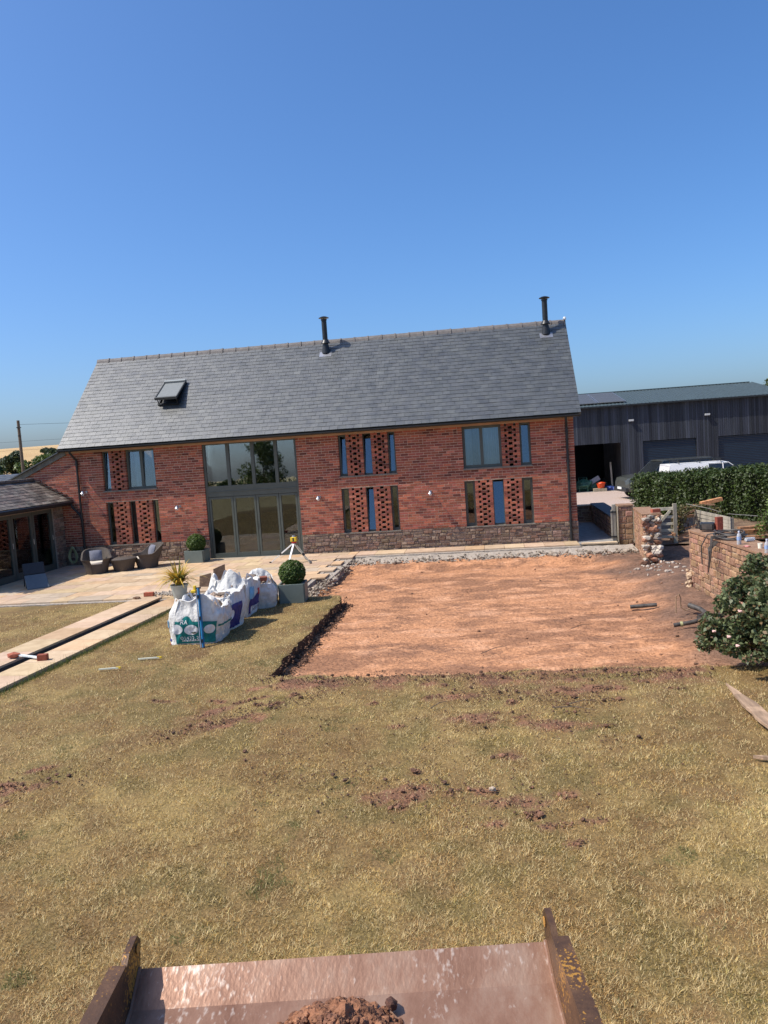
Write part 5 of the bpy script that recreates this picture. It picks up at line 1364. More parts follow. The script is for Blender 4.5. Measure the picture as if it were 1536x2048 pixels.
q.build('grille', m_black, t)
q = MB(); q.obox(T((.05, 0, .48)), (.09, .82, .10), Matrix.Rotation(rad(11), 3, 'Z')); q.build('bumper', m_black, t, bevel=.03)
q = MB(); q.obox(T((-.05, 0, .55)), (.008, .26, .055), Matrix.Rotation(rad(11), 3, 'Z')); q.build('number_plate', m_plate, t)
m_vanwhite = M('white_van_paint', (.78, .78, .76), .35, .03, 3, tint=False, coat=.5)
t, T = vehicle('white_van', 11.75, 13.9, math.pi+rad(4), 4.3, 1.80,
    [(.0, .4, .80, .66), (.15, .34, .92, .82), (.6, .28, 1.0, .88), (1.0, .28, 1.06, .89), (3.9, .28, 1.06, .89), (4.08, .34, 1.06, .87)],
    (.75, 1.5, 3.98, 4.08, 1.03, 1.62, .85, .74), m_vanwhite, 'small white van with roof bars parked behind the hedge', 'van', [(.78, 1.52, .07), (1.75, 1.75, .09)], (.75, 3.3))
q = MB()
for s in (-1, 1):
    V = [T(p) for p in ((2.35, s*.865, 1.0), (4.08, s*.865, 1.0), (4.0, s*.755, 1.64), (2.35, s*.755, 1.64))]; q.face(V if s < 0 else V[::-1])
V = [T(p) for p in ((4.09, -.86, 1.0), (4.09, .86, 1.0), (4.01, .75, 1.63), (4.01, -.75, 1.63))]; q.face(V); q.build('load_panel', m_vanwhite, t)
for (xa, xb, yy) in ((1.75, 3.75, -.55), (1.55, 3.4, -.1), (1.6, 3.6, .5)):
    q = MB(); q.bar(T((xa, yy, 1.80)), T((xb, yy, 1.80)), .05, .03); q.build('roof_bar', m_black, t)
for xx in (1.8, 2.7, 3.6):
    q = MB(); q.bar(T((xx, -.72, 1.765)), T((xx, .72, 1.765)), .04, .025)
    for s in (-1, 1): q.bar(T((xx, s*.70, 1.64)), T((xx, s*.70, 1.77)), .03, .03)
    q.build('cross_bar', m_black, t)
for s in (-1, 1):
    q = MB(); q.obox(T((1.25, s*.98, 1.08)), (.05, .09, .10), Matrix.Rotation(rad(4), 3, 'Z')); q.build('mirror', m_black, t, bevel=.02)
    q = MB(); q.obox(T((.12, s*.66, .72)), (.06, .15, .09), Matrix.Rotation(rad(4), 3, 'Z'), (.9, .9, .9)); q.build('headlight', m_white, t, bevel=.02)

# ================================================================ BULK BAGS
TEAL, BLUE, NAVY, WHITE, RED = (.0, .18, .17), (.02, .20, .42), (.035, .035, .18), (.80, .80, .78), (.60, .06, .05)
class Bag:
    def __init__(s, x, y, wx, wy, h, rot, seed): s.x, s.y, s.wx, s.wy, s.h, s.rot, s.seed = x, y, wx, wy, h, rot, seed
    def P(s, th, t, off=0.0):
        c, n = math.cos(th), math.sin(th); ex = 4.6
        r = (abs(c)**ex + abs(n)**ex)**(-1/ex)
        b = .92 + .12*math.sin(min(1, t*1.05)*math.pi*.72) - .12*smooth(.62, 1, t)
        b += .055*noise.noise(Vector((c*2.2, n*2.2, t*3+s.seed*5))) - .065*abs(noise.noise(Vector((c*4+t, n*4-t, t*3+s.seed)))) + .020*noise.noise(Vector((c*9, n*9, t*7+s.seed))) + .010*math.sin(th*17+s.seed+4*t)*smooth(.5, 1, t)
        R = Matrix.Rotation(s.rot, 2); z = s.h*t*(1+.34*smooth(.5, 1, t)*noise.noise(Vector((c*1.5, n*1.5, s.seed*3))))
        v = R @ Vector((c*r*(s.wx*.5*b+off), n*r*(s.wy*.5*b+off)))
        sh = t*t*.10; return Vector((s.x+v.x+sh*math.sin(s.seed*2.1), s.y+v.y+sh*math.cos(s.seed*1.7), max(.004, z*(1-.10*math.sin(th+s.seed)*t))))
    def th_face(s, side): return {'front': -math.pi/2, 'right': 0.0, 'left': math.pi}[side]
    def map(s, side, u, t, off):          # u in -1..1 across a face
        th0 = s.th_face(side); th = th0 + math.atan(u*.98) 
        return s.P(th, t, off+.005)
def bulk_bag(x, y, wx, wy, h, rot, seed, lab):
    bg_ = Bag(x, y, wx, wy, h, rot, seed); t = empty('bulk_bag', (x, y, 0), lab, 'bag', 'bulk rubble bags on the lawn')
    q = MB(); n = 150; m = 34; V = []
    for j in range(m+1):
        for i in range(n): V.append(bg_.P(2*math.pi*i/n, j/m))
    # rim folds inwards and sags
    for j in range(1, 6):
        for i in range(n):
            th = 2*math.pi*i/n; p = bg_.P(th, 1.0); k = j/5; ce = Vector((x, y, 0)); inn = Vector((p.x-(p.x-x)*.30*k, p.y-(p.y-y)*.30*k, p.z + .03*math.sin(k*math.pi) - .20*k*k + .05*k*noise.noise(Vector((th*3, seed, k*2)))))
            V.append(inn)
    tot = m+6
    F = [(j*n+i, j*n+(i+1) % n, (j+1)*n+(i+1) % n, (j+1)*n+i) for j in range(tot-1) for i in range(n)]
    q.poly(V, F); q.build('sack', m_bag, t, smooth=True)
    q = MB(); rs = random.Random(seed)
    for k in range(70):
        a, r = rs.uniform(0, 6.28), rs.random()**.5*.33; v = rs.uniform(.5, 1.4); q.lump((x+r*math.cos(a)*wx/.9, y+r*math.sin(a)*wy/.9, h*.80+rs.uniform(-.05, .06)), rs.uniform(.04, .10), (v*1.0, v*.85, v*.75), 0, k+seed, rough=.5)
    q.build('rubble', m_bed, t, kind='stuff')
    for k, th in enumerate((.7, 2.3, 3.9, 5.5)):     # lifting straps
        p = bg_.P(th, .98, .006); d_ = Vector((p.x-x, p.y-y, 0)).normalized(); sd_ = Vector((-d_.y, d_.x, 0)); q = MB(); ln = .20+.05*((k+seed) % 3)
        pts = [bg_.P(th-.12, .45, .008), bg_.P(th-.12, .8, .008), bg_.P(th-.12, 1.0, .010), p+Vector((0, 0, .09+.04*(k % 2)))-d_*.03, bg_.P(th+.16, 1.0, .010)-d_*.01, bg_.P(th+.16, .8, .008), bg_.P(th+.16, .5, .008)]
        for i in range(6):
            w_ = Vector((0, 0, .0)); a, b = pts[i], pts[i+1]; e = sd_*.020
            q.face([a-e, a+e, b+e, b-e])
        q.build('strap', m_bag, t)
    return t, bg_
def patch(t, bg_, side, u0, u1, t0, t1, col, off, name='printed_panel', shape=None, nu=34, nv=22):
    q = MB()
    for i in range(nu):
        for j in range(nv):
            c = []
            for a, b in ((i, j), (i+1, j), (i+1, j+1), (i, j+1)):
                u, v = a/nu, b/nv
                if shape == 'disc':
                    an, r = u*2*math.pi, v; uu, vv = .5+.5*r*math.cos(an), .5+.5*r*math.sin(an)
                elif shape: uu, vv = u, v*shape(u)
                else: uu, vv = u, v
                c.append(bg_.map(side, lerp(u0, u1, uu), lerp(t0, t1, vv), off))
            q.face(c, col)
    return q.build(name, m_print, t, smooth=True)
def lettering(t, bg_, side, body, u0, u1, t0, t1, col, off):
    cu = bpy.data.curves.new('lettering', 'FONT'); cu.body = body; tmp = bpy.data.objects.new('lettering_tmp', cu); C.objects.link(tmp)
    dg = bpy.context.evaluated_depsgraph_get(); me = bpy.data.meshes.new_from_object(tmp.evaluated_get(dg)); bpy.data.objects.remove(tmp); bpy.data.curves.remove(cu)
    bm = bmesh.new(); bm.from_mesh(me); bmesh.ops.triangulate(bm, faces=bm.faces)
    xs = [v.co.x for v in bm.verts]; ys = [v.co.y for v in bm.verts]; x0, x1, y0, y1 = min(xs), max(xs), min(ys), max(ys)
    bmesh.ops.subdivide_edges(bm, edges=[e for e in bm.edges if e.calc_length() > .25], cuts=2)
    bmesh.ops.triangulate(bm, faces=bm.faces)
    q = MB(); bm.verts.ensure_lookup_table()
    V = [bg_.map(side, lerp(u0, u1, (v.co.x-x0)/(x1-x0)), lerp(t0, t1, (v.co.y-y0)/(y1-y0)), off) for v in bm.verts]
    q.poly(V, [tuple(v.index for v in f.verts) for f in bm.faces], col); bm.free(); bpy.data.meshes.remove(me)
    return q.build('lettering', m_print, t)
t1, b1 = bulk_bag(-5.17, -10.05, .94, .90, .66, rad(3), 1, 'nearest bulk bag with teal print and a blue spirit level leaning on it')
patch(t1, b1, 'front', -.66, .985, .05, .60, TEAL, .004, shape=lambda u: 1.0 if u < .12 or u > .4 else 1.0+.22*math.sin((u-.12)/.28*math.pi))
patch(t1, b1, 'front', -.28, .22, .27, .53, WHITE, .008, 'printed_disc', 'disc'); patch(t1, b1, 'front', -.80, -.34, .30, .54, WHITE, .008, 'printed_disc', 'disc'); patch(t1, b1, 'front', .42, .92, .29, .53, WHITE, .008, 'printed_disc', 'disc')
patch(t1, b1, 'front', -.06, .16, .31, .345, (.05, .06, .03), .011, 'printed_mark', 'disc')
lettering(t1, b1, 'front', 'RA', -.42, -.16, .545, .64, WHITE, .009); lettering(t1, b1, 'front', '01432 276', -.45, .45, .155, .235, WHITE, .009)
for k in range(14): patch(t1, b1, 'front', -.42+k*.062, -.375+k*.062, .105, .135+.012*(k % 3), WHITE, .009, 'printed_mark', nu=2, nv=2)
patch(t1, b1, 'left', -.2, .98, .45, .62, (.12, .40, .68), .004); patch(t1, b1, 'left', .35, .98, .10, .16, NAVY, .004); patch(t1, b1, 'left', .4, .98, .0, .05, RED, .004)
patch(t1, b1, 'right', -.95, .9, .45, .50, TEAL, .004)
t2, b2 = bulk_bag(-5.20, -9.20, .94, .90, .60, rad(-10), 4, 'bulk bag with navy print and white discs, second from the front')
patch(t2, b2, 'front', -.2, .96, .10, .84, NAVY, .004); patch(t2, b2, 'right', -.96, .2, .08, .75, NAVY, .004)
patch(t2, b2, 'front', .28, .86, .36, .64, WHITE, .008, 'printed_disc', 'disc'); patch(t2, b2, 'right', -.85, -.45, .36, .62, WHITE, .008, 'printed_disc', 'disc')
patch(t2, b2, 'front', -.15, .24, .28, .46, TEAL, .007); lettering(t2, b2, 'front', 'RA', -.06, .12, .32, .40, WHITE, .010); lettering(t2, b2, 'front', '32 276', .15, .90, .19, .26, WHITE, .009); patch(t2, b2, 'front', -.2, .96, .02, .07, RED, .005); patch(t2, b2, 'front', -.2, .2, .5, .62, (.6, .38, .22), .007)
t3, b3 = bulk_bag(-5.22, -8.12, .92, .92, .72, rad(2), 7, 'tall plain white bulk bag printed 631550 on its right side')
patch(t3, b3, 'right', -.96, .9, .05, .26, WHITE, .003); patch(t3, b3, 'right', -.9, .35, .30, .66, NAVY, .004, shape=lambda u: .45+.55*u); patch(t3, b3, 'right', -.96, -.5, .50, .80, (.20, .45, .62), .004); patch(t3, b3, 'right', -.9, -.72, .1, .5, NAVY, .006)
patch(t3, b3, 'right', -.45, .45, .27, .31, NAVY, .007); lettering(t3, b3, 'right', '631550', -.42, .62, .13, .245, (.02, .02, .08), .009); lettering(t3, b3, 'right', '01', -.93, -.66, .05, .15, (.02, .02, .08), .009); patch(t3, b3, 'right', .0, .4, .55, .74, RED, .005)
t4, b4 = bulk_bag(-5.0, -7.32, .92, .92, .56, rad(14), 9, 'farthest white bulk bag with broken bricks heaped in its top')
rs = random.Random(4)
for k, (x, y, z, rz_, rx_) in enumerate(((-4.80, -7.45, .585, .4, .15), (-5.05, -7.30, .60, -.5, .4), (-5.30, -8.30, .66, .9, .7), (-5.42, -10.15, .60, .3, .9), (-5.25, -10.30, .62, -.7, .6), (-5.0, -9.2, .60, .2, .3))):
    q = MB(); R = Matrix.Rotation(rz_, 3, 'Z') @ Matrix.Rotation(rx_, 3, 'X'); v = rs.uniform(.55, 1.0)
    q.obox((x, y, z), (.115, .055, .04), R, (v, v*1.1, v*1.15)); tag(q.build('broken_brick', m_plinth if k % 2 else m_brick, bevel=.006), ['dark brick on top of the farthest white bag', 'brown brick sunk in the rim of the farthest white bag', 'grey broken block on top of the tall white bag', 'dark block standing up in the nearest bag', 'brown broken block beside the spirit level in the nearest bag', 'red-brown brick in the navy printed bag'][k], 'brick', 'bricks in the rubble bags')
# spirit level leaning on the nearest bag
lv = empty('spirit_level', (-4.93, -10.62, 0), 'long blue spirit level leaning upright against the nearest bulk bag', 'spirit level')
p0, p1 = Vector((-4.90, -10.66, .0)), Vector((-4.98, -10.46, .97)); q = MB(); q.bar(p0, p1, .075, .026, up=(1, 0, 0)) ; q.build('body', m_blue, lv, bevel=.004)
q = MB(); d_ = (p1-p0).normalized(); q.bar(p0+Vector((-.042, -.005, 0)), p1+Vector((-.042, -.005, 0)), .012, .03, up=(0, 1, 0)); q.build('edge_strip', m_steel, lv)
for s in (.12, .5, .86):
    c = p0.lerp(p1, s)+Vector((0, -.04, 0)); q = MB(); q.bar(c-d_*.03, c+d_*.03, .03, .014); q.build('vial', m_black, lv)
q = MB(); q.bar(p1-d_*.01, p1+d_*.015, .085, .05); q.build('end_cap', m_black, lv)
q = MB(); q.box(-5.06, -5.01, -10.50, -10.46, .92, 1.02); q.box(-5.10, -5.01, -10.52, -10.45, .90, .945); tag(q.build('marker_spray', m_yellow, bevel=.01), 'small yellow tool lying on the bag rim beside the spirit level', 'tool')
# upright dark stone slabs behind the pot
for k, (x, y, w_, h_, rz_, lab) in enumerate(((-6.62, -4.95, .30, .50, .15, 'dark stone slab standing upright behind the bulk bags'), (-6.95, -5.05, .30, .32, -.1, 'lower dark stone slab leaning behind the spiky plant'))):
    q = MB(); R = Matrix.Rotation(rz_, 3, 'Z') @ Matrix.Rotation(-.12, 3, 'X'); P = [(-w_/2, -.02, 0), (w_/2, -.02, 0), (w_/2*.95, -.02, h_), (-w_/2*.9, -.02, h_*.8)]
    V = [Vector((x, y, PT)) + R @ Vector(p) for p in P] + [Vector((x, y, PT)) + R @ (Vector(p)+Vector((0, .04, 0))) for p in P]
    q.poly(V, [(0, 1, 2, 3), (7, 6, 5, 4), (0, 4, 5, 1), (1, 5, 6, 2), (2, 6, 7, 3), (3, 7, 4, 0)], (.5, .46, .44)); tag(q.build('stone_slab', m_plinth), lab, 'slab', 'stone slabs stood upright')

# ================================================================ SMALL THINGS ON PATH AND LAWN
q = MB(); q.obox((-7.93, -6.05, PT+.055), (.11, .055, .045), Matrix.Rotation(.1, 3, 'Z'), (1.1, 1, .9)); tag(q.build('red_brick', m_brick, bevel=.005), 'red brick beside the gravelly hole at the patio corner', 'brick', 'loose bricks')
q = MB(); q.lump((-8.10, -6.35, PT+.04), (.10, .06, .04), (1.1, 1.0, .9), 0, 5, rough=.5); tag(q.build('stone_lump', m_plinth), 'dark stone lump at the patio corner beside the red brick', 'stone')
q = MB(); rs = random.Random(77)
for k in range(160): q.lump((-7.55+rs.gauss(0, .2), -5.85+rs.gauss(0, .12), PT+.012), rs.uniform(.012, .035), (rs.uniform(.6, 1.3),)*3, 0, k)
q.build('loose_gravel', m_bed, kind='stuff')
c0 = Vector(pw(-.20, -2.22, PT+.06)); c1 = Vector(pw(.42, -2.35, PT+.05))
q = MB(); q.lump((c0.x, c0.y, PT+.06), (.13, .075, .055), (1, .95, .9), 0, 2, rough=.25); tag(q.build('red_stone', m_brick), 'rounded red block holding the left end of the straightedge on the path', 'block', 'blocks holding the straightedge')
q = MB(); q.bar((c0.x+.08, c0.y, PT+.06), (c1.x-.02, c1.y, PT+.045), .05, .022, (.95, 1, 1)); tag(q.build('straightedge', m_white), 'pale straightedge bridging the drain channel of the path', 'straightedge')
q = MB(); q.obox((c1.x, c1.y, PT+.055), (.08, .05, .05), Matrix.Rotation(.2, 3, 'Z'), (.75, .65, .6)); tag(q.build('clay_block', m_brick, bevel=.008), 'brown clay block at the right end of the straightedge on the path', 'block', 'blocks holding the straightedge')
for (xa, ya, xb, yb, lab) in ((-5.71, -11.39, -5.34, -11.36, 'upper yellow-tipped marker peg lying on the lawn'), (-6.10, -11.92, -5.77, -11.89, 'lower yellow-tipped marker peg lying on the lawn')):
    p = empty('marker_peg', (xa, ya, 0), lab, 'peg', 'marker pegs on the lawn'); q = MB(); q.bar((xa, ya, .035), (xb, yb, .045), .022, .02, (.85, .85, .68)); q.build('shaft', m_white, p); q = MB(); q.bar((xb-.06, yb, .045), (xb+.01, yb, .046), .026, .025); q.build('painted_tip', m_yellow, p)
# pipes in the pit
def pipe(name, pts, r, lab, cat='pipe', mat=m_pipe, collar=None):
    q = MB(); q.tube(pts, r, 12); o = q.build(name, mat, smooth=True); tag(o, lab, cat, 'old pipes in the dug soil')
    if collar: q = MB(); q.tube(collar, r*1.25, 12); q.build('collar', m_hose, o, smooth=True)
    return o
pipe('drain_pipe', [(2.40, -8.32, -.10), (2.86, -8.40, -.06)], .035, 'short black drain pipe lying on the bare soil', 'pipe')
pipe('water_pipe', [(2.80, -9.98, -.06), (3.05, -10.0, -.02), (3.35, -9.95, .03), (3.6, -9.8, .06)], .034, 'black water pipe with brass collar running under the rose bush', 'pipe', collar=[(2.90, -9.985, -.045), (2.94, -9.987, -.04)])
pipe('elbow_pipe', [(3.22, -9.25, .10), (3.36, -9.42, .06), (3.42, -9.6, .02), (3.25, -9.75, .0)], .045, 'bent grey pipe elbow half buried beside the water pipe')
q = MB(); q.tube([(2.98, -9.35, .0), (3.0, -9.3, .26), (3.06, -9.25, .30), (3.09, -9.25, .22), (3.07, -9.3, .08), (3.15, -9.3, .02), (3.28, -9.3, .08)], .009, 6); tag(q.build('copper_wire', M('old_copper', (.25, .16, .09), .6, .2, 20, tint=False), smooth=True), 'bent brown wire loop sticking up out of the soil', 'wire')
# splintered boards at the right edge
def splinter(name, p0, p1, w_, th, lab, seed):
    rs = random.Random(seed); p0, p1 = Vector(p0), Vector(p1); d_ = (p1-p0); L_ = d_.length; d_.normalize(); s_ = Vector((-d_.y, d_.x, 0)); q = MB(); n = 16; A = []; B = []
    for i in range(n+1):
        t = i/n; k = min(1, t*3.0+.02); c = p0 + d_*L_*t; A.append(c + s_*(w_/2*k*rs.uniform(.75, 1.0))); B.append(c - s_*(w_/2*k*rs.uniform(.8, 1.05)))
    for i in range(n):
        up = Vector((0, 0, th)); v = rs.uniform(.8, 1.25)
        q.face([B[i]+up, B[i+1]+up, A[i+1]+up, A[i]+up], (v, v, v)); q.face([A[i], A[i]+up, A[i+1]+up, A[i+1]][::-1], (v*1.3, v*1.1, v*.8)); q.face([B[i], B[i]+up, B[i+1]+up, B[i+1]], (v, v, v))
    tag(q.build(name, m_plank), lab, 'board', 'splintered boards at the right edge')
splinter('splintered_board', (2.63, -13.42, .05), (2.72, -15.75, .07), .17, .03, 'long splintered wooden board pointing to the rose bush', 3)
splinter('splintered_board', (2.28, -15.50, .02), (2.9, -15.75, .05), .08, .03, 'short splintered board end at the right edge of the lawn', 5)
q = MB(); q.lump((-.14, -16.15, .035), (.04, .022, .03), (1.2, 1.1, .98), 0, 3, rough=.4); tag(q.build('pale_stone', m_bed), 'small pale broken stone lying on the lawn', 'stone')
# twigs on the lawn
for k, (x, y, L_, a) in enumerate(((.55, -14.05, .5, -.25), (.75, -13.95, .35, .3), (-.85, -14.0, .3, .9), (1.2, -9.6, .5, .6), (-.3, -11.0, .6, .8))):
    q = MB(); z = .04 if y < -12.4 else -.15; q.tube([(x, y, z), (x+L_*.5*math.cos(a), y+L_*.5*math.sin(a)+.02, z+.02), (x+L_*math.cos(a), y+L_*math.sin(a), z)], [.006, .005, .002], 5)
    tag(q.build('fallen_twig', m_bark), ['long thin twig on the lawn right of centre' , 'short forked twig beside the long twig on the lawn', 'small twig on the lawn near the dug edge', 'thin twig on the bare soil at the right', 'thin stick on the bare soil near the front edge'][k], 'twig', 'twigs on the ground')
# clods along the dug edge and on the bare patches
q = MB(); rs = random.Random(17)
for k in range(3600):
    m = rs.random()
    if m < .30: x = -3.22+rs.gauss(.05, .07); y = rs.uniform(-12.4, -6.6); z = -.19
    elif m < .50: x = rs.uniform(-3.4, 2.7); y = -12.62+rs.gauss(0, .16); z = .012 if y < -12.47 else -.18
    elif m < .80:
        b_ = rs.choice(BARE); a = rs.uniform(0, 6.28); r = rs.random()**.5*.9; c_, s_ = math.cos(b_[4]), math.sin(b_[4]); px_, py_ = b_[2]*r*math.cos(a), b_[3]*r*math.sin(a); x, y, z = b_[0]+px_*c_-py_*s_, b_[1]+px_*s_+py_*c_, .012
    elif m < .9: x = rs.uniform(2.2, 4.2); y = rs.uniform(-12.3, -3); z = soil_z(x, y)
    else: x = rs.uniform(-3.2, 3); y = rs.uniform(-12.2, -2.4); z = soil_z(x, y)
    sz = rs.uniform(.004, .014)*(2.4 if rs.random() < .07 else 1)*(1.3 if m < .3 else 1); t = rs.random(); q.lump((x, y, z+sz*.2), sz, mixc((.10, .055, .034), (.30, .15, .085) if m > .5 else (.17, .09, .055), t), 0, k, .7, .5)
for k in range(260):
    y = rs.uniform(-12.5, -6.6); z = -rs.random()*.19; x = -3.25 + rs.gauss(0, .03) + .05*fbm(0, y*1.3, 3) - z*.25; sz = rs.uniform(.006, .02); q.lump((x, y, z), sz, mixc((.07, .04, .025), (.16, .085, .05), rs.random()), 0, k, .8, .5)  # clods on the cut face, in its painted shade colours
for (xa, ya, xb, yb, n_, sp_) in ((-4.0, -14.9, -2.3, -13.2, 420, .12), (-.6, -13.4, .6, -13.6, 260, .18), (-2.2, -15.8, .4, -16.4, 260, .3), (.4, -14.2, 1.4, -13.4, 200, .2), (-5.4, -16.4, -4.2, -15.6, 150, .2), (-3.0, -12.75, 2.4, -12.8, 380, .09), (-2.5, -14.6, 1.8, -15.2, 260, .6)):
    for k in range(n_):
        t = rs.random(); x = lerp(xa, xb, t)+rs.gauss(0, sp_); y = lerp(ya, yb, t)+rs.gauss(0, sp_); sz = rs.uniform(.004, .012)*(2.3 if rs.random() < .05 else 1)
        q.lump((x, y, .018+sz*.2), sz, mixc((.075, .045, .03), (.20, .10, .058), rs.random()), 0, k, .7, .5)
q.build('soil_clods', m_soil, kind='stuff')

# ================================================================ TELEGRAPH POLE, WIRES
tpl = empty('telegraph_pole', (-39.9, 40, 0), 'dark wooden telegraph pole left of the house', 'pole')
q = MB(); q.tube([(-40.35, 40, -.3), (-39.62, 40, 7.35)] if False else [(-39.85, 40, -.3), (-39.85, 40, 7.35)], [.15, .12], 10); q.build('shaft', m_bark, tpl, smooth=True)
q = MB(); q.box(-39.95, -39.75, 39.8, 40.2, 6.7, 6.78); q.box(-39.92, -39.78, 39.85, 40.15, 6.0, 6.06); q.build('bracket', m_black, tpl)
def wire(pts, lab):
    q = MB(); q.tube(pts, .014, 4); tag(q.build('overhead_wire', m_black), lab, 'wire', 'overhead wires')
wire([(-39.85, 40, 7.0), (-20, 45, 6.4), (10, 52, 6.6)], 'overhead wire running from the pole top toward the house roof')
wire([(-70, 60, 6.45), (-40, 60, 6.2), (-5, 60, 6.5)], 'upper of the two wires crossing low behind the pole')
wire([(-70, 60, 5.5), (-40, 60, 5.2), (-5, 60, 5.5)], 'lower of the two wires crossing low behind the pole')

# ================================================================ DIGGER BUCKET
m_rust = bpy.data.materials.new('worn_steel'); m_rust.use_nodes = True
def worn(m, cols, scale, rough, paint=None, stretch=(1, 1, 1), chip=(.545, .60), bigs=3.4, metal=.25, fs=95):
    t = m.node_tree; N = t.nodes; L = t.links; b = N['Principled BSDF']; g_ = N.new('ShaderNodeNewGeometry'); mp = N.new('ShaderNodeMapping'); mp.inputs['Scale'].default_value = stretch; L.new(g_.outputs['Position'], mp.inputs[0])
    a = N.new('ShaderNodeTexNoise'); a.inputs['Scale'].default_value = scale; a.inputs['Detail'].default_value = 9; a.inputs['Roughness'].default_value = .72; L.new(mp.outputs[0], a.inputs['Vector'])
    r = N.new('ShaderNodeValToRGB'); L.new(a.outputs['Fac'], r.inputs[0]); e = r.color_ramp.elements
    e[0].position, e[0].color = cols[0][0], (*cols[0][1], 1); e[1].position, e[1].color = cols[-1][0], (*cols[-1][1], 1)
    for p_, c_ in cols[1:-1]: x_ = e.new(p_); x_.color = (*c_, 1)
    out = r.outputs[0]
    # fine chips
    f = N.new('ShaderNodeTexNoise'); f.inputs['Scale'].default_value = fs; f.inputs['Detail'].default_value = 8; L.new(mp.outputs[0], f.inputs['Vector'])
    big = N.new('ShaderNodeTexNoise'); big.inputs['Scale'].default_value = bigs; big.inputs['Detail'].default_value = 3; L.new(mp.outputs[0], big.inputs['Vector'])
    ad = N.new('ShaderNodeMath'); ad.operation = 'ADD'; L.new(f.outputs['Fac'], ad.inputs[0]); L.new(big.outputs['Fac'], ad.inputs[1])
    cr = N.new('ShaderNodeValToRGB'); cr.color_ramp.elements[0].position = chip[0]; cr.color_ramp.elements[1].position = chip[1]; hlf = N.new('ShaderNodeMath'); hlf.operation = 'MULTIPLY'; hlf.inputs[1].default_value = .5; L.new(ad.outputs[0], hlf.inputs[0]); L.new(hlf.outputs[0], cr.inputs[0])
    mx = N.new('ShaderNodeMixRGB'); L.new(cr.outputs[0], mx.inputs[0]); L.new(out, mx.inputs[1]); mx.inputs[2].default_value = (*paint, 1); L.new(mx.outputs[0], b.inputs['Base Color'])
    b.inputs['Roughness'].default_value = rough; b.inputs['Metallic'].default_value = metal
    bp = N.new('ShaderNodeBump'); bp.inputs['Strength'].default_value = .35; bp.inputs['Distance'].default_value = .004; L.new(f.outputs['Fac'], bp.inputs['Height']); L.new(bp.outputs[0], b.inputs['Normal'])
worn(m_rust, [(.3, (.20, .095, .055)), (.5, (.30, .165, .105)), (.7, (.40, .27, .19))], 5.0, .40, (.72, .62, .52), chip=(.555, .70), bigs=2.6, metal=.35, fs=70, stretch=(1, .5, .5))
m_rustpaint = bpy.data.materials.new('rusty_yellow_steel'); m_rustpaint.use_nodes = True
worn(m_rustpaint, [(.3, (.04, .022, .013)), (.55, (.11, .055, .026)), (.75, (.20, .105, .05))], 9.0, .55, (.45, .22, .035), chip=(.555, .60))
bex = Vector((.99046, .13782, 0)); bey = Vector((-.13782, .99046, 0)); bo_ = Vector((-.5785, -20.565, 1.470)); BW_ = .6936
bk = empty('digger_bucket', tuple(bo_ + Vector((0, -.4, -.35))), 'rusty steel digger bucket in the foreground with a mound of soil in it', 'bucket')
def BP(u, f, z): p = bo_ + bex*u + bey*f; return Vector((p.x, p.y, p.z + z))
prof = [(.06, -.022), (-.055, -.088), (-.30, -.140), (-.55, -.20), (-.78, -.20), (-.95, -.12), (-1.03, .02), (-1.02, .16)]
def plate(prof, th):
    q = MB(); lo_ = [(f+(.0), z-th) for f, z in prof]
    for i in range(len(prof)-1):
        for k in range(10):
            ua, ub = lerp(-BW_, BW_, k/10), lerp(-BW_, BW_, (k+1)/10)
            q.face([BP(ua, *prof[i]), BP(ua, *prof[i+1]), BP(ub, *prof[i+1]), BP(ub, *prof[i])][::-1]); q.face([BP(ua, *lo_[i]), BP(ua, *lo_[i+1]), BP(ub, *lo_[i+1]), BP(ub, *lo_[i])])
    for s in (0, -1): q.face([BP(-BW_, *prof[s]), BP(BW_, *prof[s]), BP(BW_, *lo_[s]), BP(-BW_, *lo_[s])])
    return q
plate(prof, .018).build('floor_plate', m_rust, bk)
sideprof = [(.105, .055), (.075, .088), (-.01, .080), (-.05, .052), (-.50, .060), (-.9, .12), (-1.03, .15), (-1.045, .02), (-.97, -.14), (-.79, -.225), (-.55, -.225), (-.30, -.17), (-.06, -.105), (.06, -.06), (.085, -.01)]
for s in (-1, 1):
    q = MB(); a = [BP(s*BW_, f, z) for f, z in sideprof]; b = [BP(s*(BW_+.022), f, z) for f, z in sideprof]; n = len(a)
    q.face(a if s > 0 else a[::-1]); q.face(b[::-1] if s > 0 else b)
    for i in range(n): j = (i+1) % n; q.face([a[i], b[i], b[j], a[j]] if s > 0 else [a[j], b[j], b[i], a[i]])
    sp = q.build('side_plate', m_rustpaint, bk)
    q = MB(); tp_ = sideprof[3:6]      # flange along the top edge
    for i in range(2):
        (f0, z0), (f1, z1) = tp_[i], tp_[i+1]; u0, u1 = s*(BW_-.002), s*(BW_+.052)
        q.poly([BP(u0, f0, z0+.016), BP(u1, f0, z0+.016), BP(u1, f1, z1+.016), BP(u0, f1, z1+.016), BP(u0, f0, z0-.003), BP(u1, f0, z0-.003), BP(u1, f1, z1-.003), BP(u0, f1, z1-.003)], [(0, 1, 2, 3), (4, 7, 6, 5), (0, 4, 5, 1), (1, 5, 6, 2), (2, 6, 7, 3), (3, 7, 4, 0)])
    q.build('stiffener', m_rustpaint, sp)
    q = MB(); c = BP(s*(BW_-.003), .062, .048); d_ = bex*s*-.002; q.tube([c, c+d_], .017, 14); q.build('pin_hole', M('pin_hole', (.45, .22, .05), .6, .3, 40, tint=False), sp)
    q = MB(); pts = [BP(s*(BW_-.004), f, z+.004) for f, z in prof[:5]]; q.tube(pts, .007, 6, (1.2, 1.1, 1)); q.build('weld_bead', m_rust, sp)
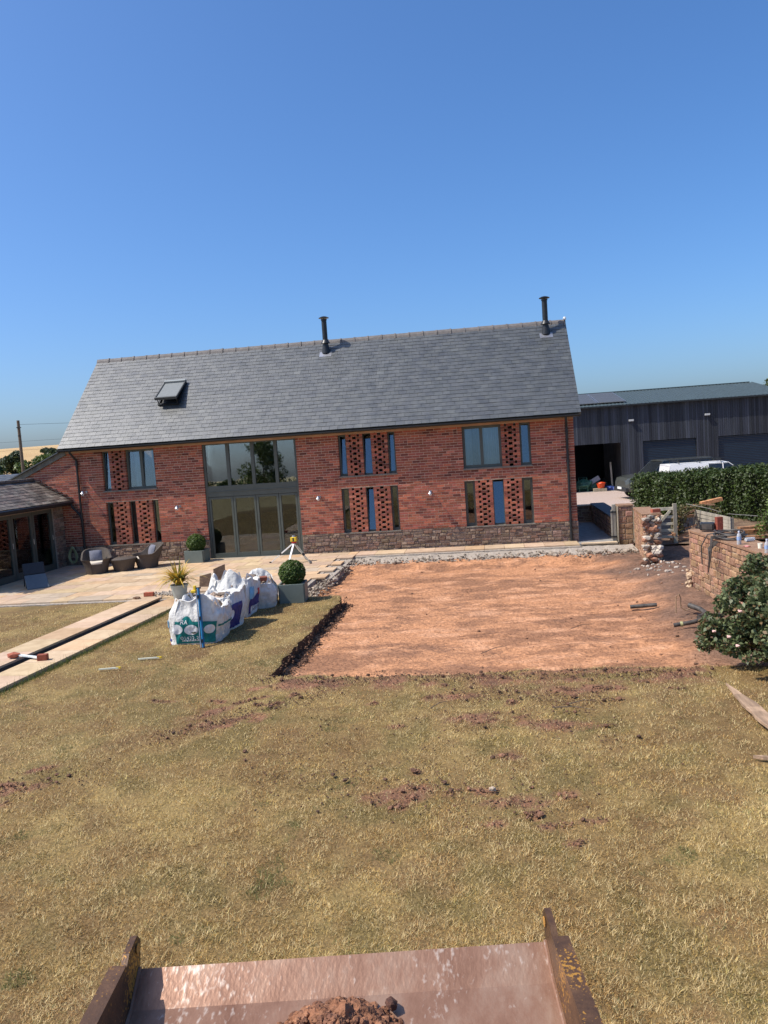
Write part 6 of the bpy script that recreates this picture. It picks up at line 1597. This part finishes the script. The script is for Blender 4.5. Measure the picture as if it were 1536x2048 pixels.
q = MB(); q.bar(BP(-BW_, .052, -.070), BP(BW_, .052, -.070), .05, .022); q.build('cutting_edge', m_rust, bk)
q = MB(); p0, p1, p2 = BP(0, -1.0, .05), BP(0, -1.45, .0), Vector((-.45, -24.6, .75))
q.bar(p0, p1, .34, .22); q.bar(p1, p2, .26, .30); q.build('dipper_arm', m_rustpaint, bk, bevel=.02)
q = MB()
for s in (-1, 1): q.bar(BP(s*.13, -.98, .12), BP(s*.13, -1.2, -.05), .03, .26)
q.build('hanger_plate', m_rustpaint, bk)
# soil mound
sm = empty('soil_mound', tuple(BP(-.01, -.25, -.14)), 'mound of crumbly red soil with dry grass lying in the bucket', 'soil')
q = MB(); rs = random.Random(6); n = 40; V = []; F = []
for i in range(n+1):
    for j in range(n+1):
        u, f = -.01+(i/n-.5)*.44, -.25+(j/n-.5)*.36; d_ = math.hypot((u+.01)/.22, (f+.25)/.18); base_z = np.interp(-f, [-.06, .06, .30, .55, .78], [-.022, -.088, -.140, -.20, -.20])
        z = base_z - .006 + .12*max(0, 1-d_)**.8*(1+.5*fbm(u*9, f*9, 3, 3)) + (.03*fbm(u*26, f*26, 8, 3) if d_ < 1 else -.02); V.append(BP(u, f, z))
for i in range(n):
    for j in range(n): F.append((i*(n+1)+j, (i+1)*(n+1)+j, (i+1)*(n+1)+j+1, i*(n+1)+j+1))
q.poly(V, F, (.28, .125, .065)); q.build('mound', m_soil, sm, smooth=True)
q = MB()
for k in range(520):
    a, r = rs.uniform(0, 6.28), rs.random()**.6*1.05; u, f = -.01+.22*r*math.cos(a), -.25+.18*r*math.sin(a); bz = np.interp(-f, [-.06, .06, .30, .55, .78], [-.022, -.088, -.140, -.20, -.20]); z = bz + .12*max(0, 1-r)**.8
    q.lump(BP(u, f, z), rs.uniform(.004, .016), mixc((.16, .07, .04), (.36, .17, .09), rs.random()), 0, k, .8, .5)
q.lump(BP(.16, -.12, -.075), .022, (.10, .045, .03), 0, 3, .9, .5)
q.build('crumbs', m_soil, sm, kind='stuff')

# ================================================================ GRASS
x0, y0, st, nx, ny, GV, GT, cell = LASTHF['lawn']
rg = np.random.default_rng(99)
def blades(n, r0, r1, seed):
    rg = np.random.default_rng(seed)
    r = np.exp(rg.uniform(math.log(r0), math.log(r1), n)); a = rg.uniform(rad(-62), rad(58), n) + YAW*.5
    x = CAM.x + r*np.sin(a); y = CAM.y + r*np.cos(a)
    i = np.floor((x-x0)/st).astype(int); j = np.floor((y-y0)/st).astype(int)
    ok = (i >= 0) & (i < nx) & (j >= 0) & (j < ny); x, y, r, i, j = x[ok], y[ok], r[ok], i[ok], j[ok]
    ok = cell[i, j]; x, y, r, i, j = x[ok], y[ok], r[ok], i[ok], j[ok]
    k = j*(nx+1)+i; return x, y, GV[k, 2], GT[k], r
X, Y, Z, T_, RR = blades(1750000, 2.4, 19, 5)
redness = T_[:, 0]/(T_[:, 1]+1e-4); keep = rg.random(len(X)) > np.clip((redness-1.70)*1.8, 0, .82)
X, Y, Z, T_, RR = X[keep], Y[keep], Z[keep], T_[keep], RR[keep]; n = len(X)
def vnoise(x, y, sc, seed):
    r_ = np.random.default_rng(seed).random((256, 256)); u = x*sc; v = y*sc; i = np.floor(u).astype(int); j = np.floor(v).astype(int); fu, fv = u-i, v-j; fu = fu*fu*(3-2*fu); fv = fv*fv*(3-2*fv); i &= 255; j &= 255; i2 = (i+1) & 255; j2 = (j+1) & 255
    return (r_[i, j]*(1-fu)+r_[i2, j]*fu)*(1-fv) + (r_[i, j2]*(1-fu)+r_[i2, j2]*fu)*fv
c1, c2, c3 = vnoise(X, Y, 15.0, 1), vnoise(X, Y, 3.1, 2), vnoise(X, Y, 1.2, 3)
az = rg.uniform(0, 6.2832, n); tilt = np.clip(np.abs(rg.normal(1.15, .3, n)), 0, 1.5); L_ = rg.uniform(.013, .046, n)*(.5+.9*c1); wd = (.0010 + .00018*RR)*rg.uniform(.7, 1.4, n)
d = np.stack([np.sin(tilt)*np.cos(az), np.sin(tilt)*np.sin(az), np.abs(np.cos(tilt))+.12], 1); sd_ = np.stack([-np.sin(az), np.cos(az), np.zeros(n)], 1)
B0 = np.stack([X, Y, Z-.002], 1); V = np.stack([B0-sd_*wd[:, None], B0+sd_*wd[:, None], B0+d*L_[:, None]], 1).reshape(-1, 3)
g0 = T_*1.95*(np.exp(rg.normal(-.08, .5, (n, 1)))*(.62+.7*c2[:, None]))
wd4 = vnoise(X, Y, 2.2, 9)*.6 + vnoise(X, Y, 5.5, 10)*.4; weed = wd4 > .78
pp = rg.random(n); pale = pp < .13+.45*np.clip(c1*1.1+c3*.6-.55, 0, 1); g0[pale] = np.array([.82, .63, .32])*rg.uniform(.7, 1.15, (pale.sum(), 1))
gr = (pp > .94-.45*np.clip(c2+c3*.8-1.1, 0, 1)) & ~pale; g0[gr] = np.array([.20, .195, .075])*rg.uniform(.6, 1.4, (gr.sum(), 1))
g0 = np.minimum(g0, np.array([.85, .70, .42])); wk = weed & (rg.random(n) < .7); g0[wk] = np.array([.16, .16, .055])*rg.uniform(.5, 1.5, (wk.sum(), 1))
np_mesh('grass', V, np.arange(3*n, dtype=np.int32).reshape(-1, 3), m_grass, g0, kind='stuff', domain='FACE')
# longer green tufts along the path edge
q = []; qt = []
for k in range(2600):
    v = rg.uniform(-6.5, 2.6); p = pw(.78+abs(rg.normal(0, .06)), v, 0)
    a = rg.uniform(0, 6.28); h = rg.uniform(.03, .12)*(1+.8*(rg.random() < .08)); lean = rg.uniform(.1, .6)*h
    q += [(p[0]-.003, p[1], 0), (p[0]+.003, p[1], 0), (p[0]+lean*math.cos(a), p[1]+lean*math.sin(a), h)]; qt.append(np.array([.10, .12, .035])*rg.uniform(.6, 1.7))
np_mesh('path_edge_grass', q, np.arange(len(q), dtype=np.int32).reshape(-1, 3), m_grass, np.array(qt), kind='stuff', domain='FACE')
